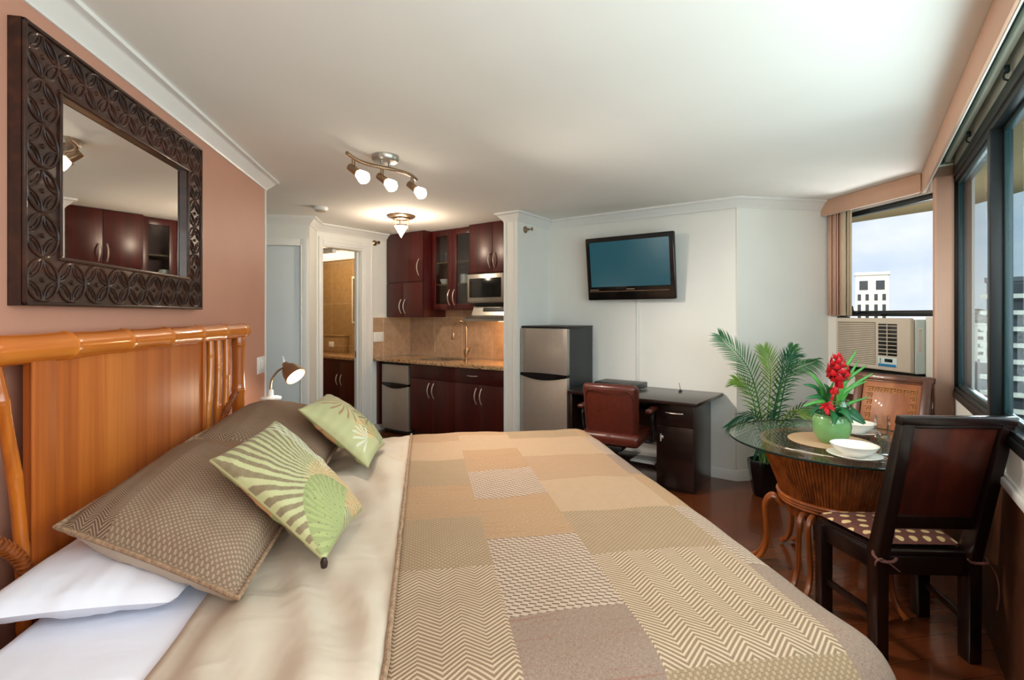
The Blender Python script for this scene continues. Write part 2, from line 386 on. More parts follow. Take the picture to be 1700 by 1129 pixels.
# ------------------------------------------------------------------ builders
class B:
    def __init__(s): s.bm = bmesh.new(); s.uv = None
    def box(s, x0, x1, y0, y1, z0, z1, bev=0.0, seg=2, rot=None, at=None):
        r = bmesh.ops.create_cube(s.bm, size=1.0)
        vs_ = r['verts']
        for p in vs_:
            p.co = Vector((x0 + (p.co.x + .5) * (x1 - x0), y0 + (p.co.y + .5) * (y1 - y0), z0 + (p.co.z + .5) * (z1 - z0)))
        es = list({e for p in vs_ for e in p.link_edges})
        if bev > 0:
            r = bmesh.ops.bevel(s.bm, geom=es, offset=bev, segments=seg, profile=0.5, affect='EDGES')
            vs_ = list(set(r['verts']) | {p for p in vs_ if p.is_valid})
        if rot is not None:
            c = Vector(at)
            for p in vs_: p.co = c + rot @ (p.co - c)
        return vs_
    def prism(s, pts, d, bev=0.0):
        """planar polygon (3D points) pushed along vector d"""
        a = [s.bm.verts.new(p) for p in pts]; b = [s.bm.verts.new(Vector(p) + Vector(d)) for p in pts]
        n = len(pts)
        fs = [s.bm.faces.new(a[::-1]), s.bm.faces.new(b)] + [s.bm.faces.new((a[i], a[(i + 1) % n], b[(i + 1) % n], b[i])) for i in range(n)]
        bmesh.ops.recalc_face_normals(s.bm, faces=fs)
        if bev > 0:
            bmesh.ops.bevel(s.bm, geom=list({e for f in fs for e in f.edges}), offset=bev, segments=2, profile=0.5, affect='EDGES')
    def tube(s, path, r, n=12, caps=True, closed=False, flat=1.0):
        path = [Vector(p) for p in path]; m = len(path)
        rs = r if isinstance(r, (list, tuple)) else [r] * m
        rings = []; up = None
        for i, p in enumerate(path):
            if closed: t = path[(i + 1) % m] - path[i - 1]
            else: t = path[min(i + 1, m - 1)] - path[max(i - 1, 0)]
            t.normalize()
            if up is None:
                up = Vector((0, 0, 1)) if abs(t.z) < 0.9 else Vector((0, 1, 0))
            side = t.cross(up)
            if side.length < 1e-6: side = t.orthogonal()
            side.normalize(); up = side.cross(t).normalized()
            rings.append([s.bm.verts.new(p + (side * math.cos(2 * PI * k / n) + up * flat * math.sin(2 * PI * k / n)) * rs[i]) for k in range(n)])
        for i in range(m if closed else m - 1):
            a, b = rings[i], rings[(i + 1) % m]
            for k in range(n): s.bm.faces.new((a[k], a[(k + 1) % n], b[(k + 1) % n], b[k]))
        if caps and not closed:
            s.bm.faces.new(rings[0][::-1]); s.bm.faces.new(rings[-1])
    def lathe(s, prof, c=(0, 0, 0), n=32, axis=None, caps=True):
        """profile of (radius, height) turned about the vertical through c, or about axis"""
        c = Vector(c); R = Matrix.Identity(3) if axis is None else Vector((0, 0, 1)).rotation_difference(Vector(axis)).to_matrix()
        rings = []
        for r, z in prof:
            if r < 1e-6: rings.append([s.bm.verts.new(c + R @ Vector((0, 0, z)))])
            else: rings.append([s.bm.verts.new(c + R @ Vector((r * math.cos(2 * PI * k / n), r * math.sin(2 * PI * k / n), z))) for k in range(n)])
        for a, b in zip(rings, rings[1:]):
            if len(a) == 1 and len(b) == 1: continue
            for k in range(n):
                if len(a) == 1: s.bm.faces.new((a[0], b[(k + 1) % n], b[k]))
                elif len(b) == 1: s.bm.faces.new((a[k], a[(k + 1) % n], b[0]))
                else: s.bm.faces.new((a[k], a[(k + 1) % n], b[(k + 1) % n], b[k]))
        if caps:
            if len(rings[0]) > 1: s.bm.faces.new(rings[0][::-1])
            if len(rings[-1]) > 1: s.bm.faces.new(rings[-1])
    def bamboo(s, path, r, gap=0.22, n=14, start=0.07, bulge=1.13):
        """a pole along path with swollen joints"""
        path = [Vector(p) for p in path]
        L = [0.0]
        for a, b in zip(path, path[1:]): L.append(L[-1] + (b - a).length)
        def at(d):
            for i in range(len(path) - 1):
                if d <= L[i + 1] + 1e-9:
                    return path[i].lerp(path[i + 1], (d - L[i]) / max(L[i + 1] - L[i], 1e-9))
            return path[-1]
        ds = set(np.linspace(0, L[-1], 24).tolist()); nodes = []
        d = start
        while d < L[-1] - 0.02: nodes.append(d); d += gap
        for d in nodes:
            for o in (-0.03, -0.008, -0.004, 0.0, 0.004, 0.008, 0.03): ds.add(min(max(d + o, 0), L[-1]))
        ds = sorted(ds); rs = []
        for d in ds:
            k = min([abs(d - q) for q in nodes] or [1])
            f = 1.0 + 0.035 * math.cos(min(k / gap, .5) * 2 * PI)
            if k < 0.0005: f = bulge - 0.05
            elif k < 0.006: f = bulge
            elif k < 0.010: f = bulge - 0.03
            rs.append(r * f)
        s.tube([at(d) for d in ds], rs, n)
    def grid(s, fn, nu, nv, uvfn=None, matfn=None, closed_u=False):
        """fn(i, j) -> point, for i in 0..nu, j in 0..nv"""
        vv = [[s.bm.verts.new(fn(i, j)) for j in range(nv + 1)] for i in range(nu + 1)]
        if uvfn and s.uv is None: s.uv = s.bm.loops.layers.uv.new('UVMap')
        for i in range(nu):
            for j in range(nv):
                f = s.bm.faces.new((vv[i][j], vv[i + 1][j], vv[i + 1][j + 1], vv[i][j + 1]))
                if uvfn:
                    for lp, (a, b) in zip(f.loops, ((i, j), (i + 1, j), (i + 1, j + 1), (i, j + 1))): lp[s.uv].uv = uvfn(a, b)
                if matfn: f.material_index = matfn(i, j)
        return vv
    def done(s, name, mat, parent=None, smooth=True, angle=38, weld=False):
        if weld: bmesh.ops.remove_doubles(s.bm, verts=s.bm.verts, dist=1e-5)
        bmesh.ops.recalc_face_normals(s.bm, faces=s.bm.faces)
        me = bpy.data.meshes.new(name); s.bm.to_mesh(me); s.bm.free()
        for m in (mat if isinstance(mat, (list, tuple)) else [mat]): me.materials.append(m)
        if smooth:
            me.polygons.foreach_set('use_smooth', [True] * len(me.polygons))
            me.set_sharp_from_angle(angle=math.radians(angle))
        o = bpy.data.objects.new(name, me); COL.objects.link(o)
        if parent: o.parent = parent
        return o

def tag(o, label, cat, group=None, kind=None):
    o['label'] = label; o['category'] = cat
    if group: o['group'] = group
    if kind: o['kind'] = kind
    return o
def thing(name, label, cat, loc=(0, 0, 0), rotz=0.0, group=None):
    o = bpy.data.objects.new(name, None); COL.objects.link(o)
    o.empty_display_size = 0.1
    o.location = loc; o.rotation_euler = (0, 0, rotz)
    return tag(o, label, cat, group)
def struct(o, label, cat):
    return tag(o, label, cat, None, 'structure')
def dup(root, loc, rotz, label, group=None):
    r = root.copy(); COL.objects.link(r); r.location = loc; r.rotation_euler = (0, 0, rotz); r['label'] = label
    if group: r['group'] = group
    for ch in list(root.children):
        c = ch.copy(); COL.objects.link(c); c.parent = r
        for g in ch.children:
            d = g.copy(); COL.objects.link(d); d.parent = c
    return r
def turn(o):
    """stand an object in the 45 degree frame: local x runs along the television wall, local y into it"""
    o.rotation_euler = (0, 0, ROT45); return o
def bez(a, b, c, n=12):
    a, b, c = Vector(a), Vector(b), Vector(c)
    return [a * (1 - t) ** 2 + b * 2 * t * (1 - t) + c * t * t for t in [i / n for i in range(n + 1)]]
def spline(pts, n=8):
    pts = [Vector(p) for p in pts]; out = []
    for i in range(len(pts) - 1):
        p0, p1, p2, p3 = pts[max(i - 1, 0)], pts[i], pts[i + 1], pts[min(i + 2, len(pts) - 1)]
        for k in range(n):
            t = k / n
            out.append(0.5 * ((2 * p1) + (p2 - p0) * t + (2 * p0 - 5 * p1 + 4 * p2 - p3) * t * t + (3 * p1 - p0 - 3 * p2 + p3) * t ** 3))
    out.append(pts[-1]); return out

def moulding(line, prof):
    """sweep a profile of (outward, height) along a plan polyline; outward is to the right of travel"""
    b = B(); line = [Vector((p[0], p[1])) for p in line]; rings = []
    for i, p in enumerate(line):
        ns = []
        if i > 0: d = (p - line[i - 1]).normalized(); ns.append(Vector((d.y, -d.x)))
        if i < len(line) - 1: d = (line[i + 1] - p).normalized(); ns.append(Vector((d.y, -d.x)))
        n = ns[0] if len(ns) == 1 else (ns[0] + ns[1]).normalized()
        k = 1.0 if len(ns) == 1 else 1.0 / max(n.dot(ns[0]), 0.3)
        rings.append([b.bm.verts.new((p.x + n.x * o * k, p.y + n.y * o * k, z)) for o, z in prof])
    m = len(prof)
    for a, c in zip(rings, rings[1:]):
        for k in range(m): b.bm.faces.new((a[k], a[(k + 1) % m], c[(k + 1) % m], c[k]))
    b.bm.faces.new(rings[0]); b.bm.faces.new(rings[-1][::-1])
    return b

# ------------------------------------------------------------------ the room shell
XL = -1.165            # bed wall
YE = 3.96              # where the bed wall ends
YD = 5.44              # entry door wall
UB = -4.92             # bathroom door wall / left side of the kitchen
VT = 4.65              # kitchen back wall and television wall
UP0, UP1, VP = -2.93, -2.775, 4.04   # partition between kitchen and refrigerator
YS = 3.91              # short white wall
XA = 3.55              # air conditioner wall
UW = 0.46              # big window wall

def P2(u, v): p = P(u, v); return (p.x, p.y)
plan = [(-3.32, -1.05), (-0.30, -1.05), (XA + 0.10, XA + 0.10 - 0.75), (XA + 0.10, YS + 0.1), (2.68, YS + 0.12), P2(-7.2, 4.8), (-3.32, 6.87)]
b = B(); b.prism([(x, y, -0.12) for x, y in plan], (0, 0, 0.12)); struct(b.done('floor', M['floor'], smooth=False), 'dark red-brown wooden floor boards of the studio', 'floor')
b = B(); b.prism([(x, y, H) for x, y in plan], (0, 0, 0.2)); struct(b.done('ceiling', M['ceiling'], smooth=False), 'smooth off-white ceiling over the studio', 'ceiling')

b = B(); b.box(XL - 0.12, XL, -1.05, YE, 0, H); struct(b.done('wall_left', M['terracotta'], smooth=False), 'terracotta pink wall behind the bed and mirror', 'wall')
b = B(); b.box(XL - 0.135, XL + 0.006, YE - 0.004, YE + 0.018, 0, H); struct(b.done('trim_1', M['trim']), 'white strip capping the free end of the terracotta wall', 'trim')
b = B(); b.box(-3.2, -1.17, YD, YD + 0.12, 0, H); struct(b.done('wall_entry', M['wall_white'], smooth=False), 'white wall holding the plain entry door beyond the bed', 'wall')
b = B(); b.prism([(-1.29, YD + .12, 0), (-1.17, YD + .12, 0), (-1.17, 5.79, 0), (-1.29, 5.70, 0)], (0, 0, H)); struct(b.done('wall_entry_return', M['wall_white'], smooth=False), 'narrow white wall return between entry door and bathroom door', 'wall')
b = B(); b.box(-3.3, -3.2, YE - 0.5, YD + 0.12, 0, H); struct(b.done('wall_hall_end', M['wall_white'], smooth=False), 'white wall at the far end of the entry hall', 'wall')
b = B(); b.box(-3.3, XL - 0.12, YE - 0.14, YE - 0.02, 0, H); struct(b.done('wall_hall_side', M['wall_white'], smooth=False), 'white side wall of the entry hall behind the bed wall', 'wall')

# bathroom door wall (local frame: x = u, y = v)
D0, D1, DZ = 3.335, 3.86, 2.20
b = B()
b.box(UB - 0.12, UB, D1, VT + 0.12, 0, H); b.box(UB - 0.12, UB, 3.20, D0, 0, H); b.box(UB - 0.12, UB, D0, D1, DZ, H)
struct(turn(b.done('wall_bathroom', M['wall_white'], smooth=False)), 'white wall with the bathroom doorway left of the kitchen', 'wall')
b = B(); b.box(-7.1, -0.90, VT, VT + 0.12, 0, H); struct(turn(b.done('wall_back', M['wall_white'], smooth=False)), 'white wall behind television, desk and kitchen', 'wall')
b = B(); b.box(UP0, UP1, VP, VT, 0, H); struct(turn(b.done('wall_partition', M['wall_white'], smooth=False)), 'short white partition between kitchen and refrigerator', 'wall')
xs = P(-0.905, VT).x
b = B(); b.box(xs, XA + 0.1, YS, YS + 0.12, 0, H); struct(b.done('wall_short', M['wall_white'], smooth=False), 'plain white wall behind the potted palm', 'wall')
# air conditioner wall: below the opening and above it
AY0, AY1, AZ0, AZ1 = 2.96, 3.80, 0.985, 2.30
b = B(); b.box(XA, XA + 0.12, 2.86, YS + .1, 0.78, AZ0); b.box(XA, XA + 0.12, 2.86, YS + .1, AZ1, H); b.box(XA, XA + 0.12, AY1, YS + .1, AZ0, AZ1); b.box(XA, XA + 0.12, 2.86, AY0, AZ0, AZ1)
struct(b.done('wall_right', M['wall_white'], smooth=False), 'white wall around the air conditioner window', 'wall')
b = B(); b.box(XA - 0.004, XA + 0.12, 2.86, YS + .1, 0, 0.78); struct(b.done('trim_2', M['wainscot'], smooth=False), 'brown low wall panel under the air conditioner', 'wall panel')
# big window wall
WZ0, WZ1, V0, V1 = 0.955, 2.33, -1.05, 4.14
VC = (XA + XA - 0.65) / S2
b = B(); b.box(UW, UW + 0.10, V0, VC, 0.775, WZ0); b.box(UW, UW + 0.10, V0, VC, WZ1, H); b.box(UW, UW + 0.10, V1, VC, WZ0, WZ1)
struct(turn(b.done('wall_window', M['wall_white'], smooth=False)), 'white wall strips under and over the big sliding window', 'wall')
b = B(); b.box(UW - 0.004, UW + 0.10, V0, VC, 0, 0.775); struct(turn(b.done('trim_3', M['wainscot'], smooth=False)), 'brown low wall panel under the big window', 'wall panel')
b = B(); b.box(UW - 0.022, UW, V0, VC - .02, 0.765, 0.80, 0.006); b.box(UW - 0.012, UW, V0, VC - .02, 0.80, 0.812, 0.003)
struct(turn(b.done('trim_4', M['trim'])), 'white moulding strip along the low wall under the big window', 'trim')
b = B(); b.box(XA - 0.018, XA, 2.93, YS, 0.765, 0.80, 0.006); struct(b.done('trim_5', M['trim']), 'white moulding strip on the low wall below the air conditioner', 'trim')
b = B(); b.box(XL - 0.1, -0.30, -1.10, -1.0, 0, H); struct(b.done('wall_rear', M['wall_white'], smooth=False), 'white wall behind the camera', 'wall')

# crown moulding and baseboards (outward = right of travel)
CR = [(0, H), (0, H - 0.085), (0.008, H - 0.085), (0.014, H - 0.07), (0.03, H - 0.055), (0.05, H - 0.03), (0.062, H - 0.018), (0.075, H - 0.016), (0.075, H)]
struct(moulding([(XL, -1.0), (XL, YE + 0.02), (XL - 0.12, YE + 0.02)], CR).done('trim_6', M['trim']), 'white crown moulding above the terracotta wall', 'crown moulding')
struct(moulding([(-3.2, YD), (-1.17, YD), (-1.17, 5.79), P2(UB, 3.25), P2(UB, 4.245)][0:3] + [P2(UB, 4.245)], CR).done('trim_7', M['trim']), 'white crown moulding over entry door and bathroom door', 'crown moulding')
struct(moulding([P2(UP0, VP + 0.25), P2(UP0, VP), P2(UP1, VP), P2(UP1, VT), (xs, YS), (XA - .07, YS)], CR).done('trim_8', M['trim']), 'white crown moulding around the partition and above the television', 'crown moulding')
BS = [(0, 0), (0, 0.09), (0.006, 0.09), (0.012, 0.075), (0.012, 0)]
struct(moulding([(XL, -1.0), (XL, YE)], BS).done('baseboard_left', M['trim']), 'white baseboard along the terracotta wall', 'baseboard')
struct(moulding([P2(UP1, VP), P2(UP1, VT), (xs, YS), (XA, YS)], BS).done('baseboard_back', M['trim']), 'white baseboard below television and behind the palm', 'baseboard')
struct(moulding([P2(UB, 4.03), P2(UB, 4.10)], BS).done('baseboard_kitchen', M['beige_sheet']), 'short beige baseboard left of the kitchen', 'baseboard')
# partition corner bead lines
b = B(); b.box(UP0 - .004, UP0 + 0.02, VP - 0.008, VP, 0, H - .085); b.box(UP1 - 0.05, UP1 - 0.04, VP - 0.005, VP, 0, H - .085); struct(turn(b.done('trim_9', M['trim'])), 'white edge strips on the partition end beside the kitchen', 'trim')
# backsplash
b = B(); b.box(UB, UP0, VT - 0.012, VT, 0.912, 1.52); struct(turn(b.done('wall_backsplash', M['tile_back'], smooth=False)), 'beige stone tile backsplash behind the sink', 'backsplash')
b = B(); b.box(UB, UB + 0.012, 4.02, VT - 0.012, 0.912, 1.40); struct(turn(b.done('wall_backsplash_side', M['tile_side'], smooth=False)), 'beige stone tile backsplash left of the worktop', 'backsplash')

# entry door in its casing
def casing(b, x0, x1, z1, y, w=0.07, t=0.018):
    b.box(x0 - w, x0, y - t, y, 0, z1 + w, 0.004); b.box(x1, x1 + w, y - t, y, 0, z1 + w, 0.004); b.box(x0, x1, y - t, y, z1, z1 + w, 0.004)
    b.box(x0 - .012, x0, y - t - .008, y, 0, z1 + .012, .003); b.box(x1, x1 + .012, y - t - .008, y, 0, z1 + .012, .003); b.box(x0, x1, y - t - .008, y, z1, z1 + .012, .003)
d = thing('door_1', 'plain pale blue-white entry door beyond the headboard', 'door', (-1.68, YD, 0)); d['kind'] = 'structure'
b = B(); b.box(-.42, .42, -0.012, -0.001, 0.01, 2.13, 0.003); b.done('door_leaf', M['door_white'], d)
b = B(); casing(b, -.425, .425, 2.14, -0.0005); b.done('casing', M['trim'], d)
b = B(); b.lathe([(0.0, 0.06), (.022, .055), (.028, .04), (.02, .025), (.01, .02), (.01, .006), (.026, .004), (.026, 0)], (-.36, -.012, 1.0), 16, (0, -1, 0)); b.done('door_handle', M['nickel'], d)
d = thing('door_2', 'white bathroom doorway casing with the pocket door edge', 'door', P(UB, (D0 + D1) / 2), ROT45); d['kind'] = 'structure'
hw = (D1 - D0) / 2
b = B(); w = 0.155
b.box(0, 0.018, hw, hw + w, 0, DZ + .10, .004); b.box(0, .018, -hw - .05, -hw, 0, DZ + .10, .004); b.box(0, .018, -hw, hw, DZ, DZ + .10, .004)
for o in (0.02, 0.05): b.box(0, .026, hw + o, hw + o + .014, 0, DZ + o, .003); b.box(0, .026, -hw, hw + o, DZ + o, DZ + o + .014, .003)
b.box(0, .03, hw + w - .02, hw + w, 0, DZ + .10, .004)
b.done('casing', M['trim'], d)
b = B(); b.box(-.12, 0, hw - .006, hw, 0, DZ); b.box(-.12, 0, -hw, -hw + .006, 0, DZ); b.box(-.12, 0, -hw, hw, DZ - .006, DZ); b.done('jamb', M['trim'], d)
b = B(); b.box(-.085, -.04, hw - .03, hw - .008, 0.01, DZ - .02, .003); b.done('door_edge', M['door_white'], d)
b = B(); b.box(-.072, -.052, hw - .033, hw - .028, .92, 1.0, .002); b.done('latch', M['bronze'], d)

# bathroom behind the doorway
b = B(); b.box(-7.1, UB - .12, VT - .012, VT, 0, H); struct(turn(b.done('wall_bath_back', M['bath_tile_back'], smooth=False)), 'tan tiled bathroom wall above the vanity', 'wall')
b = B(); b.box(-7.1, -7.0, 2.4, VT, 0, H); struct(turn(b.done('wall_bath_far', M['bath_tile_side'], smooth=False)), 'tan tiled far wall of the bathroom', 'wall')
b = B(); b.box(-7.1, UB - .12, 2.5, 2.6, 0, H); struct(turn(b.done('wall_bath_side', M['wall_white'], smooth=False)), 'unlit side wall inside the bathroom', 'wall')
b = B(); b.box(-7.0, UB - .12, 3.55, VT - .012, 2.26, 2.34); b.box(-7.0, UB - .12, 3.55, 3.60, 2.16, 2.26); struct(turn(b.done('ceiling_bath', M['ceiling'], smooth=False)), 'lowered bathroom ceiling panel above the vanity', 'ceiling')
b = B(); b.box(-6.9, -5.2, 4.0, 4.55, 2.24, 2.259); tag(turn(b.done('ceiling_light', M['lit_panel'])), 'glowing warm light panel in the bathroom ceiling', 'ceiling light')
point_light('bathroom_lamp', P(-6.0, 3.95, 2.0), 7, (1.0, 0.74, 0.46), 0.15)
v_ = thing('vanity', 'dark bathroom vanity with tan stone top seen through the doorway', 'vanity', P(-5.95, VT - .016), ROT45)
b = B(); b.box(-.85, .85, -.50, 0, 0.08, 0.84, 0.004); b.done('body', M['espresso'], v_)
b = B(); b.box(-.87, .87, -.53, 0, 0.842, 0.88, 0.006); b.done('counter', M['granite'], v_)
b = B(); b.box(-.85, -.24, -.10, 0, .8805, 1.115, .003); b.box(-.86, -.23, -.112, 0, 1.116, 1.135, .003); b.done('tiled_ledge', M['bath_tile_back'], v_)
for x0, x1, hx in ((-.83, -.30, -.34), (-.29, .25, .21), (.26, .80, .30)):
    b = B(); b.box(x0, x1, -.52, -.501, .12, .80, .004); dd = b.done('door', M['espresso'], v_)
    b = B(); b.tube(bez((hx, -.52, .50), (hx, -.565, .57), (hx, -.52, .64), 10), .006, 8); b.done('handle', M['nickel'], dd)
o_ = thing('bath_outlet', 'white socket plate low on the bathroom tile', 'outlet', P(-6.46, VT - .016 - .1005, 0.955), ROT45)
b = B(); b.box(-.06, .06, -.006, 0, 0, .08, .003); b.done('plate', M['white_plastic'], o_)
b = B(); b.box(-.035, .035, -.010, -.006, .02, .06, .002); b.done('socket', M['trim'], o_)
m_ = thing('bath_mirror', 'white framed bathroom mirror edge beside the door jamb', 'mirror', P(-5.885, VT - .013, 1.31), ROT45)
b = B(); b.box(-.20, .20, -.03, 0, 0, .68, .004); b.done('frame', M['white_plastic'], m_)
b = B(); b.box(-.17, .17, -.033, -.0305, .03, .65); b.done('mirror_glass', M['mirror'], m_)

# ------------------------------------------------------------------ windows
w1 = thing('window_1', 'small clear window above the air conditioner', 'window', (XA, 0, 0)); w1['kind'] = 'structure'
b = B(); fx = 0.03
b.box(.02, .08, AY0, AY1, 1.42, 1.465, .004); b.box(.02, .08, AY0, AY1, AZ1 - .04, AZ1, .004)
b.box(.02, .08, AY0, AY0 + .03, AZ0, AZ1, .004); b.box(.02, .08, AY1 - .03, AY1, AZ0, AZ1, .004); b.box(.02, .08, AY0, AY1, AZ0, AZ0 + .02, .003)
b.done('window_frame', M['frame_dark'], w1)
b = B(); b.box(.046, .052, AY0 + .03, AY1 - .03, 1.465, AZ1 - .04); b.done('pane', M['clear_glass'], w1)
b = B(); b.tube([(.0, AY1 - .14, 1.50), (-.02, AY1 - .17, 1.46), (-.02, AY1 - .22, 1.445)], .009, 8); b.box(-.03, .02, AY1 - .44, AY1 - .16, 1.425, 1.437, .003); b.done('latch', M['frame_dark'], w1)
w2 = thing('window_2', 'big blue-green tinted sliding window on the right', 'window', P(UW, 0), ROT45); w2['kind'] = 'structure'
b = B()
b.box(-.008, .08, V0, V1, WZ0 - .03, WZ0 + .012, .004); b.box(.0, .08, V0, V1, WZ0 + .012, WZ0 + .035, .003)
b.box(-.008, .08, V0, V1, WZ1 - .055, WZ1, .004); b.box(.0, .08, V0, V1, WZ1 - .085, WZ1 - .055, .003)
b.box(-.004, .08, V1 - .05, V1, WZ0, WZ1, .003)
b.done('window_frame', M['frame_dark'], w2)
MU = [4.09, 3.03, 1.35, -0.20, V0]
for i in range(4):
    hi, lo = MU[i], MU[i + 1]
    if i < 3:
        b = B(); b.box(-.006, .07, lo - .028, lo + .028, WZ0 + .03, WZ1 - .08, .006); b.done('mullion', M['frame_dark'], w2)
    xo = 0.025 if i % 2 == 0 else 0.05
    b = B(); t = .024
    y0, y1, z0, z1 = lo + .028, hi - .03, WZ0 + .035, WZ1 - .085
    b.box(xo - .012, xo + .012, y0, y1, z0, z0 + t, .003); b.box(xo - .012, xo + .012, y0, y1, z1 - t, z1, .003)
    b.box(xo - .012, xo + .012, y0, y0 + t, z0, z1, .003); b.box(xo - .012, xo + .012, y1 - t, y1, z0, z1, .003)
    sh = b.done('sash', M['frame_teal'], w2)
    b = B(); b.box(xo - .003, xo + .003, y0 + t, y1 - t, z0 + t, z1 - t); b.done('pane', M['window_glass'], sh)
# valances (pelmets) hung from the ceiling
va = thing('valance', 'long dusty pink valance over the big window', 'valance', P(0.34, 0), ROT45)
VL = (3.47 + 2.99) / S2
b = B(); b.box(0, .012, V0, VL, 2.29, H - .002, .002); b.done('fascia', M['valance'], va)
b = B(); b.box(.012, .018, V0, VL - .02, 2.287, 2.305, .002); b.done('edge_strip', M['white_plastic'], va)
b = B(); b.box(.028, .055, V0, VL - .03, 2.37, H - .002, .004); b.box(.072, .096, V0, VL - .03, 2.37, H - .002, .004); b.done('head_track', M['track'], va)
b = B(); b.box(.056, .071, V0, VL - .03, 2.40, H - .002); b.done('track_channel', M['black'], va)
for k, vv in enumerate((3.45, 2.62, 2.0)):
    b = B(); b.box(.094, .112, vv - .012, vv + .012, 2.345, 2.372, .003); b.tube(bez((.10, vv, 2.35), (.085, vv, 2.325), (.105, vv - .012, 2.312), 6), .004, 6); b.done('clip', M['frame_teal'], va)
va = thing('valance', 'short dusty pink valance over the air conditioner window', 'valance', (3.47, 0, 0))
b = B(); b.box(0, .012, 3.0, YS - .001, 2.305, H - .002, .002); b.done('fascia', M['valance'], va)
b = B(); b.box(.012, .018, 3.02, YS - .001, 2.302, 2.316, .002); b.done('edge_strip', M['white_plastic'], va)
b = B(); b.box(.03, .06, 3.05, YS - .001, 2.375, H - .002, .004); b.done('head_track', M['frame_dark'], va)
def slat(b, x, y, w, z0, z1, ang, curve=0.006):
    n = 6; R = Matrix.Rotation(ang, 3, 'Z')
    def pt(i, j):
        t = i / n - .5; p = R @ Vector((t * w, curve * (1 - 4 * t * t), 0)); return (x + p.x, y + p.y, z0 + (z1 - z0) * j)
    f = b.grid(pt, n, 1)
def solid(o, t=0.0015):
    m = o.modifiers.new('thickness', 'SOLIDIFY'); m.thickness = t; m.offset = 0; return o
bl = thing('vertical_blind', 'stack of long dusty pink vertical slats in the window corner', 'blind', P(0.410, 4.10, 0.785), ROT45)
for k in range(8):
    b = B(); slat(b, 0.0 + .002 * math.sin(k * 2), .012 * k - .03, .094, 0, 1.565, .10 + .05 * math.sin(k * 3)); solid(b.done('slat', M['blind_pink'], bl))
b = B(); b.box(-.045, .045, -.045, .09, 1.566, 1.577, .003); b.box(-.004, .004, -.04, .08, 1.577, 1.583); b.done('carrier', M['track'], bl)
bl = thing('vertical_blind', 'short stack of pink and beige slats left of the air conditioner window', 'blind', (3.512, 3.73, 1.425))
for k in range(9):
    b = B(); slat(b, .0 + .003 * math.sin(k * 2), .125 - .026 * k, .085, 0, .93, 1.15 + .10 * math.sin(k * 1.7)); solid(b.done('slat', M['blind_pink'] if k < 5 else M['blind_beige'], bl))
b = B(); b.box(-.02, .02, -.11, .15, .932, .942, .003); b.done('carrier', M['track'], bl)

# ------------------------------------------------------------------ bed
HY0, HY1, HX = 1.02, 3.30, -1.095
hb = thing('headboard', 'amber bamboo headboard with wide wooden panel against the terracotta wall', 'headboard', (HX, 2.16, 0))
b = B(); b.bamboo([(0, -1.14, 1.335), (0, 1.14, 1.335)], .043, .30, 20, .13, 1.07)
for e in (-1, 1): b.lathe([(.043, 0), (.043, .004), (.035, .010), (0, .012)], (0, e * 1.14, 1.335), 20, (0, e, 0))
b.done('top_rail', M['bamboo'], hb)
b = B(); b.box(-.012, .014, -.55, .55, .30, 1.30, .004); b.done('panel', M['panel'], hb)
for ya, yb in ((-.56, -.47), (.53, .56)):
    b = B(); b.box(.014, .022, ya, yb, .30, 1.302, .003); b.done('panel_border', M['panel'], hb)
for e in (-1, 1):
    b = B(); b.bamboo([(0, e * 1.06, 0), (0, e * 1.06, 1.30)], .034, .27, 14, .18); b.done('post', M['bamboo_up'], hb)
    for k, (t, m_, lo) in enumerate(((.66, .60, .575), (.76, .72, .69), (.87, .83, .79))):
        b = B(); b.bamboo(spline([(.0, e * t, 1.30), (.01, e * (t - .02), 1.15), (.012, e * m_, .92), (.01, e * lo, .60), (0, e * lo, .30)], 6), .0165, .21, 10, .10 + .05 * k); b.done('curved_pole', M['bamboo_up'], hb)
    b = B(); path = spline([(.030, e * .56, .66), (.034, e * .64, .80), (.034, e * .78, .91), (.030, e * .93, .99)], 10); b.tube(path, .014, 10)
    hel = []
    for i in range(len(path) * 6 - 6):
        t = i / 6.0; k = int(t); p = path[k].lerp(path[min(k + 1, len(path) - 1)], t - k)
        tg = (path[min(k + 1, len(path) - 1)] - path[max(k - 1, 0)]).normalized(); sd = tg.cross(Vector((1, 0, 0))).normalized(); up = sd.cross(tg)
        a = i * 1.05; hel.append(p + (sd * math.cos(a) + up * math.sin(a)) * .016)
    b.tube(hel, .0042, 5); b.done('cane_binding', M['rattan'], hb)
b = B(); b.bamboo([(0, -1.04, .42), (0, 1.04, .42)], .022, .3, 12); b.done('lower_rail', M['bamboo'], hb)

bed = thing('bed', 'wide white mattress on a box spring under the patchwork comforter', 'bed', (0.0, 2.12, 0))
b = B(); b.box(-1.0, 1.0, -.96, .96, .12, .34, .03, 3); b.done('box_spring', M['box_spring'], bed)
for sx in (-.9, .9):
    for sy in (-.85, .85):
        b = B(); b.lathe([(.03, 0), (.035, .12)], (sx, sy, 0), 12); b.done('leg', M['black'], bed)
b = B()
vs_ = b.box(-1.0, 1.0, -.965, .965, .345, .655, .05, 4)
b.done('mattress', M['white_sheet'], bed)

